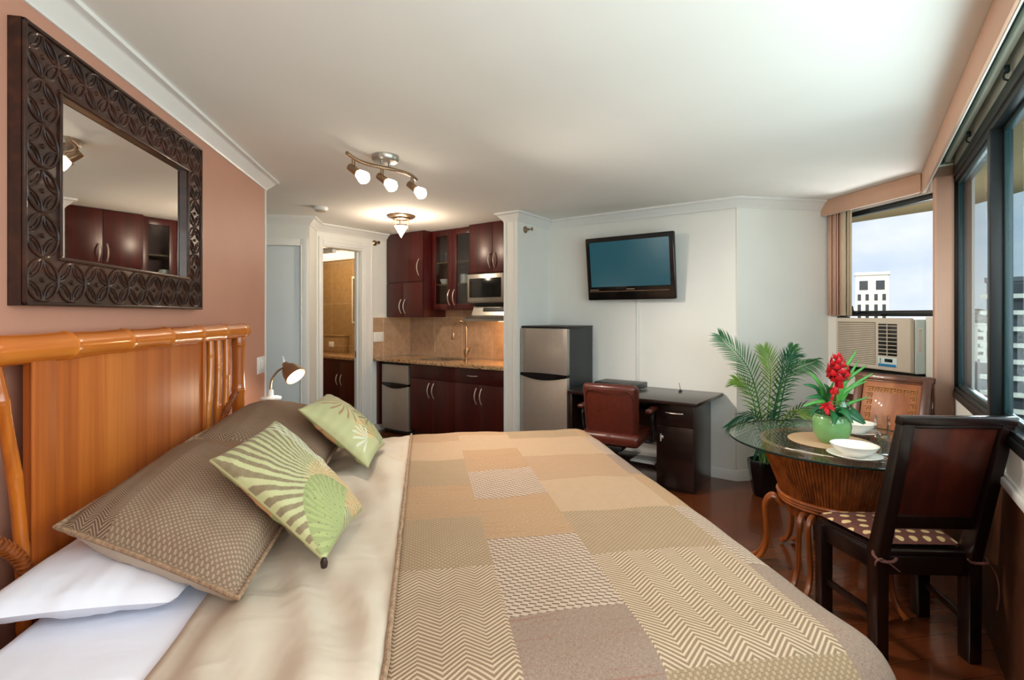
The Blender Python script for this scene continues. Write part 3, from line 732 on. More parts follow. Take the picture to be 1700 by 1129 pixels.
# comforter: beige folded-back lining and patchwork top, one drape function for both
CX1, CY0, CY1, CR_ = 0.95, 1.06, 3.10, 0.15
def fbm(x, y, s, seed=0.0): return noise.noise((x * s + seed, y * s - seed, seed * 1.7))
def drape(x, y, lining=False):
    qx, qy = min(x, CX1), min(max(y, CY0), CY1)
    ox, oy = x - qx, y - qy
    o = math.hypot(ox, oy)
    z = 0.685 + 0.010 * fbm(x, y, 2.2, 3.0) + 0.006 * fbm(x, y, 7.0, 9.0)
    z += 0.012 * (1 - ((qx - .4) / 1.0) ** 2)
    if lining:
        z += 0.010 * math.exp(-((x + .20) / .06) ** 2) + 0.030 * fbm(x * 1.0 + y * .35, y * .30, 13.0, 5.0) * (1 if x > -.5 else .3) * (1 if x < -.13 else max(0, (-.08 - x) / .05))
        t = min(max((x + .60) / .16, 0), 1); z = .650 + (z - .650) * (t * t * (3 - 2 * t))
        z = max(z, .668)
    z -= 0.05 * min(o / .1, 1) * 0
    if o < 1e-6: return Vector((x, y, z))
    nx, ny = ox / o, oy / o
    a = o / CR_
    if a < PI / 2: h, dz = CR_ * math.sin(a), CR_ * (1 - math.cos(a))
    else:
        e = o - CR_ * PI / 2
        along = (qy if abs(nx) > abs(ny) else qx) * 8.0
        h, dz = CR_ + e * .16 + .02 * math.sin(along) * min(e / .2, 1), CR_ + e * .985
    return Vector((qx + nx * h, qy + ny * h, z - dz))
PATCH = [(-9, .20, [(2.93, 'basket_tan'), (2.57, 'herring_light'), (2.19, 'basket'), (1.83, 'plain_tan'), (1.46, 'basket'), (.92, 'herring'), (-9, 'plain_grey')]),
         (.20, .50, [(3.05, 'plain_tan'), (2.72, 'herring_light'), (2.36, 'plain_tan'), (2.00, 'hook'), (1.63, 'plain_tan'), (1.20, 'hook'), (.80, 'plain_grey'), (-9, 'basket')]),
         (.50, .94, [(2.92, 'basket'), (2.54, 'herring_light'), (2.16, 'basket_tan'), (1.81, 'herring_light'), (1.47, 'basket'), (.99, 'herring'), (.70, 'basket'), (-9, 'plain_tan')]),
         (.94, 9, [(2.9, 'plain_tan'), (2.53, 'hook'), (2.2, 'plain_grey'), (1.80, 'plain_tan'), (1.34, 'hook'), (.9, 'plain_grey'), (-9, 'basket')])]
PM = ['basket', 'basket_tan', 'herring', 'herring_light', 'hook', 'plain_grey', 'plain_tan']
def patch(x, y):
    for x0, x1, rows in PATCH:
        if x0 <= x < x1:
            for yy, m in rows:
                if y >= yy: return PM.index(m)
    return 0
cf = thing('comforter', 'patchwork woven comforter in tan, brown and grey spread over the bed', 'comforter', (0, 0, 0))
st = 0.02
x0, x1, y0, y1 = -.08, 1.40, .60, 3.54
nx, ny = round((x1 - x0) / st), round((y1 - y0) / st)
b = B(); b.grid(lambda i, j: drape(x0 + i * st, y0 + j * st), nx, ny, lambda i, j: (x0 + i * st, y0 + j * st), lambda i, j: patch(x0 + (i + .5) * st, y0 + (j + .5) * st))
o = b.done('patchwork_top', [M[k] for k in PM], cf, angle=180); solid(o, .012).modifiers['thickness'].offset = -1
lx0 = -.58; nlx = round((x0 - lx0) / st)
b = B(); b.grid(lambda i, j: drape(lx0 + i * st + .02 * fbm(0, (y0 + j * st), 3.0, 2.0) * (1 - i / nlx), y0 + j * st, True), nlx, ny, lambda i, j: (lx0 + i * st, y0 + j * st))
o = b.done('folded_lining', M['beige_sheet'], cf, angle=180); solid(o, .010).modifiers['thickness'].offset = -1
b = B(); pth = []
for j in range(ny + 1):
    p = drape(x0 + .004 * fbm(0, j * .3, 1.0), y0 + j * st); pth.append(p + Vector((0, 0, .004)))
b.tube(pth, .007, 8); b.done('piping', M['cord'], cf)

# pillows
def pillow_pts(c00, c10, c11, c01, th_up, th_dn, n, pinch=0.06, power=0.42, flange=0.0, wr=0.004, seed=0):
    c00, c10, c11, c01 = [Vector(c) for c in (c00, c10, c11, c01)]
    nrm = (c10 - c00).cross(c01 - c00).normalized()
    mid = (c00 + c10 + c11 + c01) / 4
    def f(i, j, side):
        s, t = i / n, j / n
        a, c = 2 * s - 1, 2 * t - 1
        p = (c00 * (1 - s) + c10 * s) * (1 - t) + (c01 * (1 - s) + c11 * s) * t
        pull = pinch * (1 - a * a) * abs(c) ** 3 ; pull2 = pinch * (1 - c * c) * abs(a) ** 3
        p = p + (mid - p) * (pull * .5 + pull2 * .5)
        aa, cc = min(abs(a) / (1 - flange), 1), min(abs(c) / (1 - flange), 1)
        h = max((1 - aa ** 2) * (1 - cc ** 2), 0) ** power
        w = wr * (noise.noise((s * 5 + seed, t * 5, seed)) + .6 * noise.noise((s * 13, t * 4 + seed, 3))) * min(h * 3, 1)
        return p + nrm * ((th_up if side > 0 else -th_dn) * h + w * side)
    return f, nrm
def pillow_half(f, n, side, su, sv):
    b = B(); b.grid(lambda i, j: f(i, j, side), n, n, lambda i, j: (i / n * su, j / n * sv)); return b
def rim(f, n):
    return [f(i, 0, 1) for i in range(n)] + [f(n, j, 1) for j in range(n)] + [f(n - i, n, 1) for i in range(n)] + [f(0, n - j, 1) for j in range(n)]

pw = thing('pillow', 'plain white pillow under the near brown sham', 'pillow', (0, 0, 0))
f, _ = pillow_pts((-1.05, 1.33, .73), (-.625, 1.39, .705), (-.62, 2.20, .72), (-1.05, 2.24, .735), .055, .066, 36, .06, .36, 0, .007, 4)
pillow_half(f, 36, 1, .45, .85).done('case_top', M['white_sheet'], pw, angle=180)
pillow_half(f, 36, -1, .45, .85).done('case_underside', M['white_sheet'], pw, angle=180)

def sham(name, label, c, mat, seed, up=.115, dn=.07):
    t = thing(name, label, 'pillow', (0, 0, 0), 0, 'brown woven pillow shams')
    f, nrm = pillow_pts(*c, up, dn, 44, .05, .40, .06, .008, seed)
    b = B(); b.grid(lambda i, j: f(i, j, 1), 44, 44, lambda i, j: (i / 44 * .52, j / 44 * .92), lambda i, j: 1 if i < 11 else (2 if j > 30 else 0))
    b.done('woven_front', [mat, M['sham_herring'], M['sham_plain']], t, angle=180)
    fb, _ = pillow_pts(*c, up, dn * 1.15, 44, .05, .26, .012, .012, seed + 3)
    b = pillow_half(fb, 44, -1, .52, .92); o = b.done('back_cover', M['beige_sheet'], t, angle=180)
    b = B(); r = rim(f, 44); b.tube(r, .0065, 8, closed=True); b.done('piping', M['cord'], t)
    return f
sham('pillow_sham', 'brown basketweave sham nearest the camera, leaning on the white pillow',
     ((-.975, 1.53, .862), (-.453, 1.33, .732), (-.44, 2.25, .755), (-.985, 2.36, .90)), M['sham'], 2)
sham('pillow_sham', 'brown basketweave sham farther back, below the gooseneck lamp',
     ((-.985, 2.36, .90), (-.44, 2.34, .755), (-.42, 3.13, .76), (-.985, 3.16, .91)), M['sham_far'], 7, .12)

def fan(px, py, ox, oy, a0, a1, N_, R, curve=0.0, duty=0.55):
    """1 inside the blades of a palm fan that grows from (ox, oy) between the angles a0 and a1"""
    dx, dy = px - ox, py - oy; r = math.hypot(dx, dy)
    if r > R or r < 1e-5: return 0
    a = math.atan2(dy, dx) + curve * r
    a = (a - a0) % (2 * PI)
    if a > (a1 - a0): return 0
    k = a / (a1 - a0) * N_
    edge = R * (0.86 + .14 * math.sin(k * 2 * PI))
    return 1 if (k % 1.0) < duty * (1.15 - .45 * r / R) and r < edge else 2
def c3(*c): return np.array(srgb(*c)[:3])
OL, PG, LG, CRM, OR, DG, BR_ = c3(132, 118, 88), c3(182, 182, 134), c3(160, 168, 108), c3(208, 210, 184), c3(214, 168, 112), c3(84, 100, 54), c3(150, 112, 72)
def print_near(s, t):
    """s along the short side (head to foot of the cushion), t along the long side"""
    c = OL * (1 + .06 * math.sin(90 * s + 40 * t))
    k = fan(s, t, .64, .58, 0.0, 2 * PI, 40, .95, 0.9, .58)
    if k == 1: c = PG
    if t > .70 and s < .62:
        k = fan(s, t, .95, .98, 2.6, 4.9, 34, 1.0, .3, .5)
        if k == 1: c = CRM
    k = fan(s, t, .98, .62, 1.4, 3.6, 24, .50, -.5, .55)
    if k == 1: c = OR
    k = fan(s, t, .99, .42, 2.3, 5.0, 16, .42, .8, .9)
    if k == 1: c = LG
    elif k == 2: c = LG * .8
    if k and (math.sin(70 * s) * math.sin(61 * t)) > .93: c = OL * .8
    return c
def print_far(s, t):
    c = PG * (1 + .03 * math.sin(50 * s))
    k = fan(s, t, .26, .66, 0, 2 * PI, 22, .44, .6, .34)
    if k == 1: c = BR_ * 1.15
    k = fan(s, t, .62, .86, 2.2, 5.6, 9, .34, .2, .45)
    if k == 1: c = DG
    k = fan(s, t, .85, .42, 1.6, 4.4, 8, .32, 0, .5)
    if k == 1: c = OR
    k = fan(s, t, .98, .62, 1.8, 4.2, 14, .40, .5, .45)
    if k == 1: c = DG * 1.3
    k = fan(s, t, .80, .25, 2.0, 5.4, 7, .22, 0, .5)
    if k == 1: c = CRM
    return c
def print_back(s, t):
    c = LG * .95
    k = math.sin(14 * t + 5 * s) + math.sin(9 * t - 11 * s)
    if k > .5: c = OR * .92
    if k < -1.1: c = OL * .85
    if abs(math.sin(20 * t + 9 * s)) < .08: c = BR_ * .8
    return c
def cushion(label, c, fn, seed, up, dn, knot):
    n = 150
    t = thing('cushion', label, 'cushion', (0, 0, 0), 0, 'green palm print cushions')
    f, nrm = pillow_pts(*c, up, dn, n, .10, .38, 0, .006, seed)
    for nm, side, pf in (('printed_front', 1, fn), ('printed_back', -1, print_back)):
        b = pillow_half(f, n, side, 1, 1); o = b.done(nm, M['print'], t, angle=180)
        at_ = o.data.color_attributes.new('print', 'FLOAT_COLOR', 'POINT')
        arr = np.ones((len(o.data.vertices), 4), dtype=np.float32)
        for i in range(n + 1):
            for j in range(n + 1): arr[i * (n + 1) + j, :3] = pf(i / n, j / n)
        at_.data.foreach_set('color', arr.ravel())
    b = B(); b.tube(rim(f, n)[::2], .004, 6, closed=True); b.done('seam', M['seam'], t)
    if knot:
        p = f(n, 0, 1); b = B(); b.lathe([(0, -.02), (.009, -.014), (.011, 0), (.007, .012), (0, .016)], p + Vector((.0, -.004, -.002)), 10); b.done('toggle', M['mirror_frame'], t)
# corners run: head-near, foot-near, foot-far, head-far
cushion('green palm leaf cushion nearest the camera, propped on the brown sham', ((-.630, 1.625, .995), (-.282, 1.498, .728), (-.222, 1.875, .728), (-.545, 1.975, 1.035)), print_near, 3, .075, .045, True)
cushion('pale green palm print cushion at the far side of the bed', ((-.57, 2.43, .995), (-.255, 2.36, .735), (-.215, 2.78, .735), (-.530, 2.885, .992)), print_far, 8, .08, .045, False)

# ------------------------------------------------------------------ carved mirror on the bed wall
mi = thing('wall_mirror', 'wall mirror in a wide dark frame carved with ovals', 'mirror', (XL + .001, 1.64, 1.457))
W_, H_, BW = 1.16, .823, .155
b = B()
for (ya, yb, za, zb) in ((0, W_, 0, BW), (0, W_, H_ - BW, H_), (0, BW, BW, H_ - BW), (W_ - BW, W_, BW, H_ - BW)): b.box(0, .036, ya, yb, za, zb)
for (ya, yb, za, zb) in ((0, W_, 0, .012), (0, W_, H_ - .012, H_), (0, .012, 0, H_), (W_ - .012, W_, 0, H_), (BW - .012, W_ - BW + .012, BW - .012, BW), (BW - .012, W_ - BW + .012, H_ - BW, H_ - BW + .012), (BW - .012, BW, BW, H_ - BW), (W_ - BW, W_ - BW + .012, BW, H_ - BW)):
    b.box(.03, .044, ya, yb, za, zb, .004)
def medallion(b, cy, cz, rad):
    def C(y, z, r, a0, a1, n, tr):
        b.tube([(.037, cy + y + r * math.cos(a0 + (a1 - a0) * k / n), cz + z + r * math.sin(a0 + (a1 - a0) * k / n)) for k in range(n + 1)], tr, 6)
    b.tube([(.037, cy + rad * math.cos(2 * PI * k / 28), cz + rad * math.sin(2 * PI * k / 28)) for k in range(28)], .0048, 6, closed=True)
    for q in range(4):
        a = q * PI / 2 + PI / 4; d = rad * 1.36; y, z = d * math.cos(a), d * math.sin(a)
        for rr in (.92, .74): C(y, z, rad * rr, a + PI - .78 * (1 if rr > .8 else .62), a + PI + .78 * (1 if rr > .8 else .62), 10, .0030)
    b.lathe([(.008, 0), (.006, .006), (0, .008)], (.036, cy, cz), 8, (1, 0, 0))
ny_, nz_ = 9, 6
r_ = .063
for k in range(ny_):
    y = BW / 2 + (W_ - BW) * k / (ny_ - 1)
    medallion(b, y, BW / 2, r_); medallion(b, y, H_ - BW / 2, r_)
for k in range(1, nz_ - 1):
    z = BW / 2 + (H_ - BW) * k / (nz_ - 1)
    medallion(b, BW / 2, z, r_); medallion(b, W_ - BW / 2, z, r_)
b.done('carved_frame', M['mirror_frame'], mi)
b = B(); b.box(.002, .018, BW - .005, W_ - BW + .005, BW - .005, H_ - BW + .005); b.done('mirror_glass', M['mirror'], mi, smooth=False)

# light switch on the bed wall
def switch(label, loc, rotz, n=2):
    t = thing('light_switch', label, 'light switch', loc, rotz)
    w = .035 + .023 * n
    b = B(); b.box(-w, w, -.007, 0, -.06, .06, .003); b.done('plate', M['white_plastic'], t)
    for k in range(n):
        x = (k - (n - 1) / 2) * .046
        b = B(); b.box(x - .016, x + .016, -.011, -.007, -.034, .034, .002); b.done('rocker', M['trim'], t)
switch('white double light switch at the end of the terracotta wall', (XL, 3.86, 1.07), PI / 2)
switch('white double switch plate on the backsplash left of the sink', P(UB + .012, 4.11, 1.16), PI / 4)

# ------------------------------------------------------------------ nightstand and gooseneck lamp
ns = thing('nightstand', 'dark wooden nightstand behind the far pillow', 'nightstand', (-.93, 3.60, 0))
b = B(); b.box(-.21, .21, -.20, .20, .74, .775, .004); b.done('top', M['mirror_frame'], ns)
b = B(); b.box(-.19, .19, -.18, .18, .45, .74, .004); b.done('drawer_box', M['mirror_frame'], ns)
for sx in (-.18, .18):
    for sy in (-.17, .17):
        b = B(); b.box(sx - .02, sx + .02, sy - .02, sy + .02, 0, .45); b.done('leg', M['mirror_frame'], ns)
lp = thing('desk_lamp', 'lit gooseneck lamp with bell shade behind the far pillow', 'lamp', (-1.0, 3.52, .775))
b = B(); b.prism([(-.075, -.06, 0), (.075, -.06, 0), (.075, .06, 0), (-.075, .06, 0)], (0, 0, .02)); 
b.lathe([(.085, .02), (.06, .10), (.058, .102)], (0, 0, 0), 4); b.done('base', M['grey_base'], lp)
b = B(); b.lathe([(.064, .10), (.066, .112), (.05, .118), (.018, .122), (.016, .16), (.012, .163), (0, .163)], (0, 0, 0), 20); b.done('collar', M['white_plastic'], lp)
nk = spline([(0, 0, .16), (-.0, .02, .22), (.02, .09, .275), (.06, .16, .30)], 8)
b = B(); b.tube(nk, .007, 10); b.done('gooseneck', M['bronze'], lp)
ax = Vector((.62, -.36, -.62)).normalized(); sp = Vector((.06, .16, .30))
b = B(); b.lathe([(.015, -.03), (.02, -.025), (.03, 0), (.05, .02), (.062, .05), (.072, .105), (.070, .105), (.058, .05), (.045, .022), (.02, .004)], sp, 28, ax, caps=False); b.done('shade', M['bronze'], lp)
b = B(); b.lathe([(0, .02), (.02, .025), (.045, .055), (.055, .085), (.045, .100), (0, .106)], sp, 20, ax); b.done('bulb', M['lit_bulb'], lp)
b = B(); b.tube([sp + ax * -.03, sp + ax * -.045 + Vector((0, 0, .03))], .004, 6); b.lathe([(0, -.008), (.008, 0), (0, .008)], sp + ax * -.045 + Vector((0, 0, .034)), 10); b.done('switch', M['white_plastic'], lp)
point_light('desk_lamp_light', sp + ax * .135, 3.0, WARM, .05, lp)

# ------------------------------------------------------------------ ceiling lights
tl = thing('track_light', 'curved three-lamp track light on the ceiling over the bed', 'ceiling light', (-.246, 3.27, H))
b = B(); b.lathe([(.085, 0), (.085, -.022), (.075, -.036), (.03, -.040), (0, -.040)], (0, 0, 0), 32); b.done('canopy', M['steel'], tl)
for s_ in (-.035, .035):
    b = B(); b.tube([(s_ * .6, s_, -.038), (s_ * .6, s_, -.064)], .009, 10); b.done('mount', M['steel'], tl)
dv = Vector((.377, .486, 0)).normalized(); pv = Vector((dv.y, -dv.x, 0))
bar = [dv * t + pv * (.042 * math.sin(t / .31 * PI)) + Vector((0, 0, -.075)) for t in np.linspace(-.33, .31, 28)]
b = B(); b.tube(bar, .011, 10); b.done('bar', M['bronze'], tl)
LAMPS = [(-.245, 'a'), (-.02, 'b'), (.225, 'c')]
for t, _ in LAMPS:
    p = dv * t + pv * (.042 * math.sin(t / .31 * PI)) + Vector((0, 0, -.075))
    ax = (Vector((.75, -.28, -.62))).normalized()
    b = B(); b.tube([p + Vector((-.006, -.006, 0)), p + Vector((-.006, -.006, -.065))], .0045, 8); b.tube([p + Vector((.006, .006, 0)), p + Vector((.006, .006, -.065))], .0045, 8); st_ = b.done('lamp_stem', M['bronze'], tl)
    q0 = p + Vector((0, 0, -.07))
    b = B(); b.lathe([(0, -.034), (.02, -.034), (.023, -.03), (.023, .032), (.019, .036), (0, .036)], q0, 18, ax); b.done('lamp_socket', M['bronze'], tl)
    b = B(); b.lathe([(.018, .034), (.026, .040), (.038, .075), (.040, .090), (.026, .108), (.010, .118), (0, .119)], q0, 22, ax); gs = b.done('glass_shade', M['lit_glass'], tl)
    spot_light('track_lamp_light', q0 + ax * .14, ax, 40, (1.0, 0.86, 0.74), math.radians(118), tl)
fl = thing('flush_light', 'lit ceiling light with pointed glass cone in front of the kitchen', 'ceiling light', (-.235, 5.20, H))
b = B(); b.lathe([(.14, 0), (.143, -.012), (.13, -.022), (.09, -.026), (.085, -.04), (.0, -.04)], (0, 0, 0), 32); b.done('canopy', M['bronze'], fl)
for k in range(3):
    a = k * 2 * PI / 3 + .4; b = B(); b.tube([(.075 * math.cos(a), .075 * math.sin(a), -.03), (.077 * math.cos(a), .077 * math.sin(a), -.125)], .005, 8); b.lathe([(0, -.136), (.009, -.13), (0, -.12)], (.077 * math.cos(a), .077 * math.sin(a), 0), 8); b.done('rod', M['bronze'], fl)
b = B(); b.lathe([(.072, -.10), (.070, -.106), (.035, -.165), (0, -.225)], (0, 0, 0), 26); b.done('glass_cone', M['lit_glass'], fl)
b = B(); b.lathe([(.073, -.098), (.076, -.102), (.073, -.108)], (0, 0, 0), 26, caps=False); b.done('ring', M['bronze'], fl)
point_light('flush_light_glow', (0, 0, -.075), 2.0, (1.0, 0.80, 0.60), .05, fl)
point_light('flush_light_down', (0, 0, -.27), 12.0, (1.0, 0.80, 0.60), .05, fl)
sd = thing('smoke_detector', 'round white smoke detector on the ceiling near the entry', 'smoke detector', (-.96, 4.93, H))
b = B(); b.lathe([(.065, 0), (.065, -.018), (.056, -.03), (.02, -.034), (0, -.034)], (0, 0, 0), 28); b.done('cover', M['white_plastic'], sd)
b = B(); b.lathe([(.047, -.030), (.050, -.036), (.040, -.040), (0, -.040)], (0, 0, 0), 24); b.done('vent_ring', M['beige_sheet'], sd)
def sprinkler(label, loc, rotz):
    t = thing('sprinkler', label, 'sprinkler', loc, rotz)
    b = B(); b.lathe([(.035, 0), (.035, .006), (.022, .014), (.014, .02), (.012, .045), (0, .045)], (0, 0, 0), 18, (0, -1, 0)); b.done('collar', M['bronze'], t)
    b = B(); b.tube([(-.012, -.04, 0), (-.010, -.07, 0), (0, -.08, 0), (.010, -.07, 0), (.012, -.04, 0)], .003, 6); b.lathe([(0, .078), (.020, .080), (.020, .083), (0, .084)], (0, 0, 0), 14, (0, -1, 0)); b.done('deflector', M['bronze'], t)
sprinkler('brass sprinkler head above the bathroom door', P(UB, 4.06, 2.315), PI / 4)
sprinkler('brass sprinkler head high on the partition above the refrigerator', P(UP1, 4.18, 2.285), PI / 4)

# ------------------------------------------------------------------ kitchen
def bow(b, x, y, z0, z1, out=.035, r=.006):
    b.tube(bez((x, y, z0), (x, y - out * 2, (z0 + z1) / 2), (x, y, z1), 12), r, 8)
def bowh(b, x0, x1, y, z, out=.03, r=.005):
    b.tube(bez((x0, y, z), ((x0 + x1) / 2, y - out * 2, z), (x1, y, z), 12), r, 8)
def shaker(b, x0, x1, z0, z1, y, t=.02, w=.055):
    """framed door whose front is at y, glass doors leave the middle open"""
    b.box(x0, x0 + w, y, y + t, z0, z1, .002); b.box(x1 - w, x1, y, y + t, z0, z1, .002)
    b.box(x0 + w, x1 - w, y, y + t, z1 - w, z1, .002); b.box(x0 + w, x1 - w, y, y + t, z0, z0 + w, .002)
def door_slab(parent, x0, x1, z0, z1, y, handle=None, glass_=False, name='door'):
    b = B(); g = .0015
    if glass_: shaker(b, x0 + g, x1 - g, z0 + g, z1 - g, y, w=.07)
    else: b.box(x0 + g, x1 - g, y, y + .02, z0 + g, z1 - g, .003)
    d = b.done(name, M['espresso'], parent)
    if glass_:
        b = B(); b.box(x0 + .07, x1 - .07, y + .008, y + .012, z0 + .07, z1 - .07); b.done('pane', M['cabinet_glass'], d)
    if handle:
        b = B()
        if len(handle) == 3: bow(b, handle[0], y, handle[1], handle[2])
        else: bowh(b, handle[0], handle[1], y, handle[2])
        b.done('handle', M['nickel'], d)
    return d
def cab(name, label, u, v, z, group): return thing(name, label, 'cabinet', P(u, v, z), ROT45, group)
# base cabinets: front doors at v = 4.09, local origin at (u, v=4.64)
def open_box(b, x0, x1, y0, y1, z0, z1, t=.018):
    b.box(x0, x0 + t, y0, y1, z0, z1); b.box(x1 - t, x1, y0, y1, z0, z1); b.box(x0 + t, x1 - t, y0, y1, z0, z0 + t); b.box(x0 + t, x1 - t, y0, y1, z1 - t, z1); b.box(x0 + t, x1 - t, y1 - t, y1, z0 + t, z1 - t)
YF = -.55
for k, (ua, ub, lab) in enumerate(((-4.325, -3.64, 'dark cherry base cabinet beside the small undercounter refrigerator'), (-3.64, -2.955, 'dark cherry base cabinet with drawer handle, next to the partition'))):
    w = ub - ua
    c = cab('base_cabinet', lab, ua, 4.64, 0, 'kitchen base cabinets')
    b = B(); b.box(.002, w - .002, YF + .022, -.004, .09, .868, .002); b.box(.002, w - .002, YF + .07, -.004, 0, .09); b.done('body', M['espresso'], c)
    if k: door_slab(c, 0, w, .705, .862, YF, (w / 2 - .16, w / 2 - .02, .785, 0), name='drawer')
    else: door_slab(c, 0, w, .705, .862, YF, name='false_drawer_front')
    door_slab(c, 0, w / 2, .095, .70, YF, (w / 2 - .035, .49, .66)); door_slab(c, w / 2, w, .095, .70, YF, (w / 2 + .035, .49, .66))
fp = B(); fp.box(-4.91, -4.86, 4.085, 4.63, .09, .866, .002); tag(turn(fp.done('end_panel', M['espresso'])), 'dark end panel left of the undercounter refrigerator', 'panel')
ct = thing('countertop', 'speckled tan granite worktop with sink cut-out', 'countertop', P(-3.925, 4.634, .87), ROT45)
b = B(); x0, x1 = -.983, .99; sx0, sx1, sy0, sy1 = -.33, .12, -.44, -.12
b.box(x0, sx0, -.60, 0, 0, .04); b.box(sx1, x1, -.60, 0, 0, .04); b.box(sx0, sx1, -.60, sy0, 0, .04); b.box(sx0, sx1, sy1, 0, 0, .04)
b.box(x0, x1, -.604, -.599, .002, .038, .002); b.done('slab', M['granite'], ct)
sk = thing('sink', 'stainless sink bowl set in the granite worktop', 'sink', P(-3.925, 4.64, .911), ROT45)
b = B()
b.box(sx0 - .015, sx0 + .005, sy0 - .015, sy1 + .015, 0, .004, .001); b.box(sx1 - .005, sx1 + .015, sy0 - .015, sy1 + .015, 0, .004, .001)
b.box(sx0, sx1, sy0 - .015, sy0 + .005, 0, .004, .001); b.box(sx0, sx1, sy1 - .005, sy1 + .015, 0, .004, .001)
b.box(sx0 + .001, sx0 + .006, sy0 + .002, sy1 - .002, -.038, .002); b.box(sx1 - .006, sx1 - .001, sy0 + .002, sy1 - .002, -.038, .002); b.box(sx0 + .002, sx1 - .002, sy0 + .001, sy0 + .006, -.038, .002); b.box(sx0 + .002, sx1 - .002, sy1 - .006, sy1 - .001, -.038, .002)
b.box(sx0 + .002, sx1 - .002, sy0 + .002, sy1 - .002, -.0385, -.034); b.done('basin', M['steel'], sk)
b = B(); b.lathe([(.03, -.034), (.034, -.031), (.02, -.030), (0, -.032)], ((sx0 + sx1) / 2, (sy0 + sy1) / 2, 0), 18); b.done('drain', M['nickel'], sk)
fa = thing('faucet', 'tall gooseneck faucet in warm nickel beside the sink', 'faucet', P(-3.70, 4.36, .911), ROT45)
b = B(); b.lathe([(.032, 0), (.032, .008), (.02, .016), (.019, .06), (.026, .075), (.026, .12), (.018, .135), (.015, .15), (0, .15)], (0, 0, 0), 20); b.done('base', M['bronze'], fa)
b = B(); b.tube([(0, 0, .14)] + [(0, 0, .36)] + [(-.075 + .075 * math.cos(a), -.02 * (1 - math.cos(a)), .36 + .085 * math.sin(a)) for a in np.linspace(0.1, PI - .25, 14)] + [(-.165, -.045, .30)], .0125, 12); b.done('spout', M['bronze'], fa)
b = B(); b.lathe([(.014, 0), (.017, -.02), (.021, -.075), (.019, -.08), (0, -.08)], (-.160, -.043, .315), 14, (.08, .02, 1)); b.done('spray_head', M['bronze'], fa)
b = B(); b.tube([(.02, 0, .10), (.055, -.01, .11), (.075, -.015, .16)], [.011, .008, .006], 10); b.done('lever', M['bronze'], fa)

# upper cabinets
c = cab('wall_cabinet', 'dark cherry corner wall cabinet with one door over two small doors', -4.905, 4.64, 1.40, 'kitchen wall cabinets')
b = B(); b.box(.002, .633, -.38, -.002, .002, 1.035, .002); b.done('body', M['espresso'], c)
door_slab(c, 0, .635, .43, 1.03, -.402, (.57, .50, .70)); door_slab(c, 0, .30, .005, .425, -.402, (.265, .05, .22)); door_slab(c, .30, .635, .005, .425, -.402, (.335, .05, .22))
c = cab('wall_cabinet', 'dark cherry wall cabinet with two glass doors in the middle', -4.265, 4.64, 1.487, 'kitchen wall cabinets')
b = B(); open_box(b, .002, .66, -.24, -.002, .002, .95); b.done('body', M['espresso'], c)
b = B(); b.box(.021, .641, -.23, -.021, .022, .03); b.done('base_board', M['cabinet_inside'], c)
for z in (.30, .56):
    b = B(); b.box(.021, .641, -.225, -.021, z, z + .016); b.done('shelf', M['cabinet_inside'], c)
door_slab(c, 0, .331, .003, .95, -.262, (.292, .06, .24), True); door_slab(c, .331, .662, .003, .95, -.262, (.370, .06, .24), True)
c = cab('wall_cabinet', 'dark cherry wall cabinet over the microwave', -3.60, 4.64, 1.89, 'kitchen wall cabinets')
b = B(); b.box(.002, .655, -.33, -.002, .002, .547, .002); b.done('body', M['espresso'], c)
door_slab(c, 0, .328, .004, .545, -.352, (.295, .05, .22)); door_slab(c, .328, .657, .004, .545, -.352, (.361, .05, .22))
def bowl_mesh(r, h, t=.004, foot=.5):
    return [(0, 0.004), (r * foot, .004), (r * foot, 0), (r * foot + .004, 0), (r * foot + .006, .006), (r * .8, h * .45), (r * .95, h * .8), (r, h), (r - t, h), (r * .92 - t, h * .78), (r * .76, h * .45), (r * foot, .012), (0, .010)]
b = B(); b.lathe(bowl_mesh(.06, .06), (0, 0, 0), 24, caps=False); o = tag(b.done('bowl', M['porcelain']), 'small white bowl behind the left glass cabinet door', 'bowl'); o.location = P(-4.18, 4.64 - .12, 1.487 + .317)
mg = thing('mug', 'white mug behind the right glass cabinet door', 'mug', P(-3.87, 4.64 - .12, 1.487 + .317), ROT45)
b = B(); b.lathe([(0, 0), (.045, 0), (.048, .005), (.048, .11), (.044, .11), (.044, .008), (0, .006)], (0, 0, 0), 24, caps=False); b.done('cup', M['porcelain'], mg)
b = B(); b.tube(bez((.045, 0, .09), (.10, -.01, .055), (.045, 0, .02), 10), .006, 8); b.done('handle', M['porcelain'], mg)
b = B(); b.lathe([(0, 0), (.03, 0), (.034, .005), (.036, .13), (.033, .13), (.030, .008), (0, .006)], (0, 0, 0), 20, caps=False); o = tag(b.done('drinking_glass', M['tumbler']), 'clear glass on the upper shelf behind the left glass cabinet door', 'glass'); o.location = P(-4.16, 4.64 - .11, 1.487 + .577)
b = B(); b.lathe([(0, 0), (.03, 0), (.034, .005), (.036, .10), (.033, .10), (.030, .008), (0, .006)], (0, 0, 0), 20, caps=False); o = tag(b.done('drinking_glass', M['tumbler']), 'clear glass beside the mug in the glass cabinet', 'glass'); o.location = P(-3.755, 4.64 - .11, 1.487 + .317)
mw = thing('microwave', 'stainless microwave with black window under the wall cabinet', 'microwave', P(-3.60, 4.64, 1.565), ROT45)
b = B(); b.box(.002, .655, -.36, -.002, 0, .315, .004); b.done('body', M['steel_door'], mw)
b = B(); b.box(.004, .50, -.385, -.362, .008, .312, .005); dd = b.done('door', M['steel'], mw)
b = B(); b.box(.035, .47, -.389, -.385, .055, .265, .002); b.done('window', M['black_gloss'], dd)
b = B(); b.box(.505, .653, -.385, -.362, .008, .312, .005); b.done('control_panel', M['black_gloss'], mw)
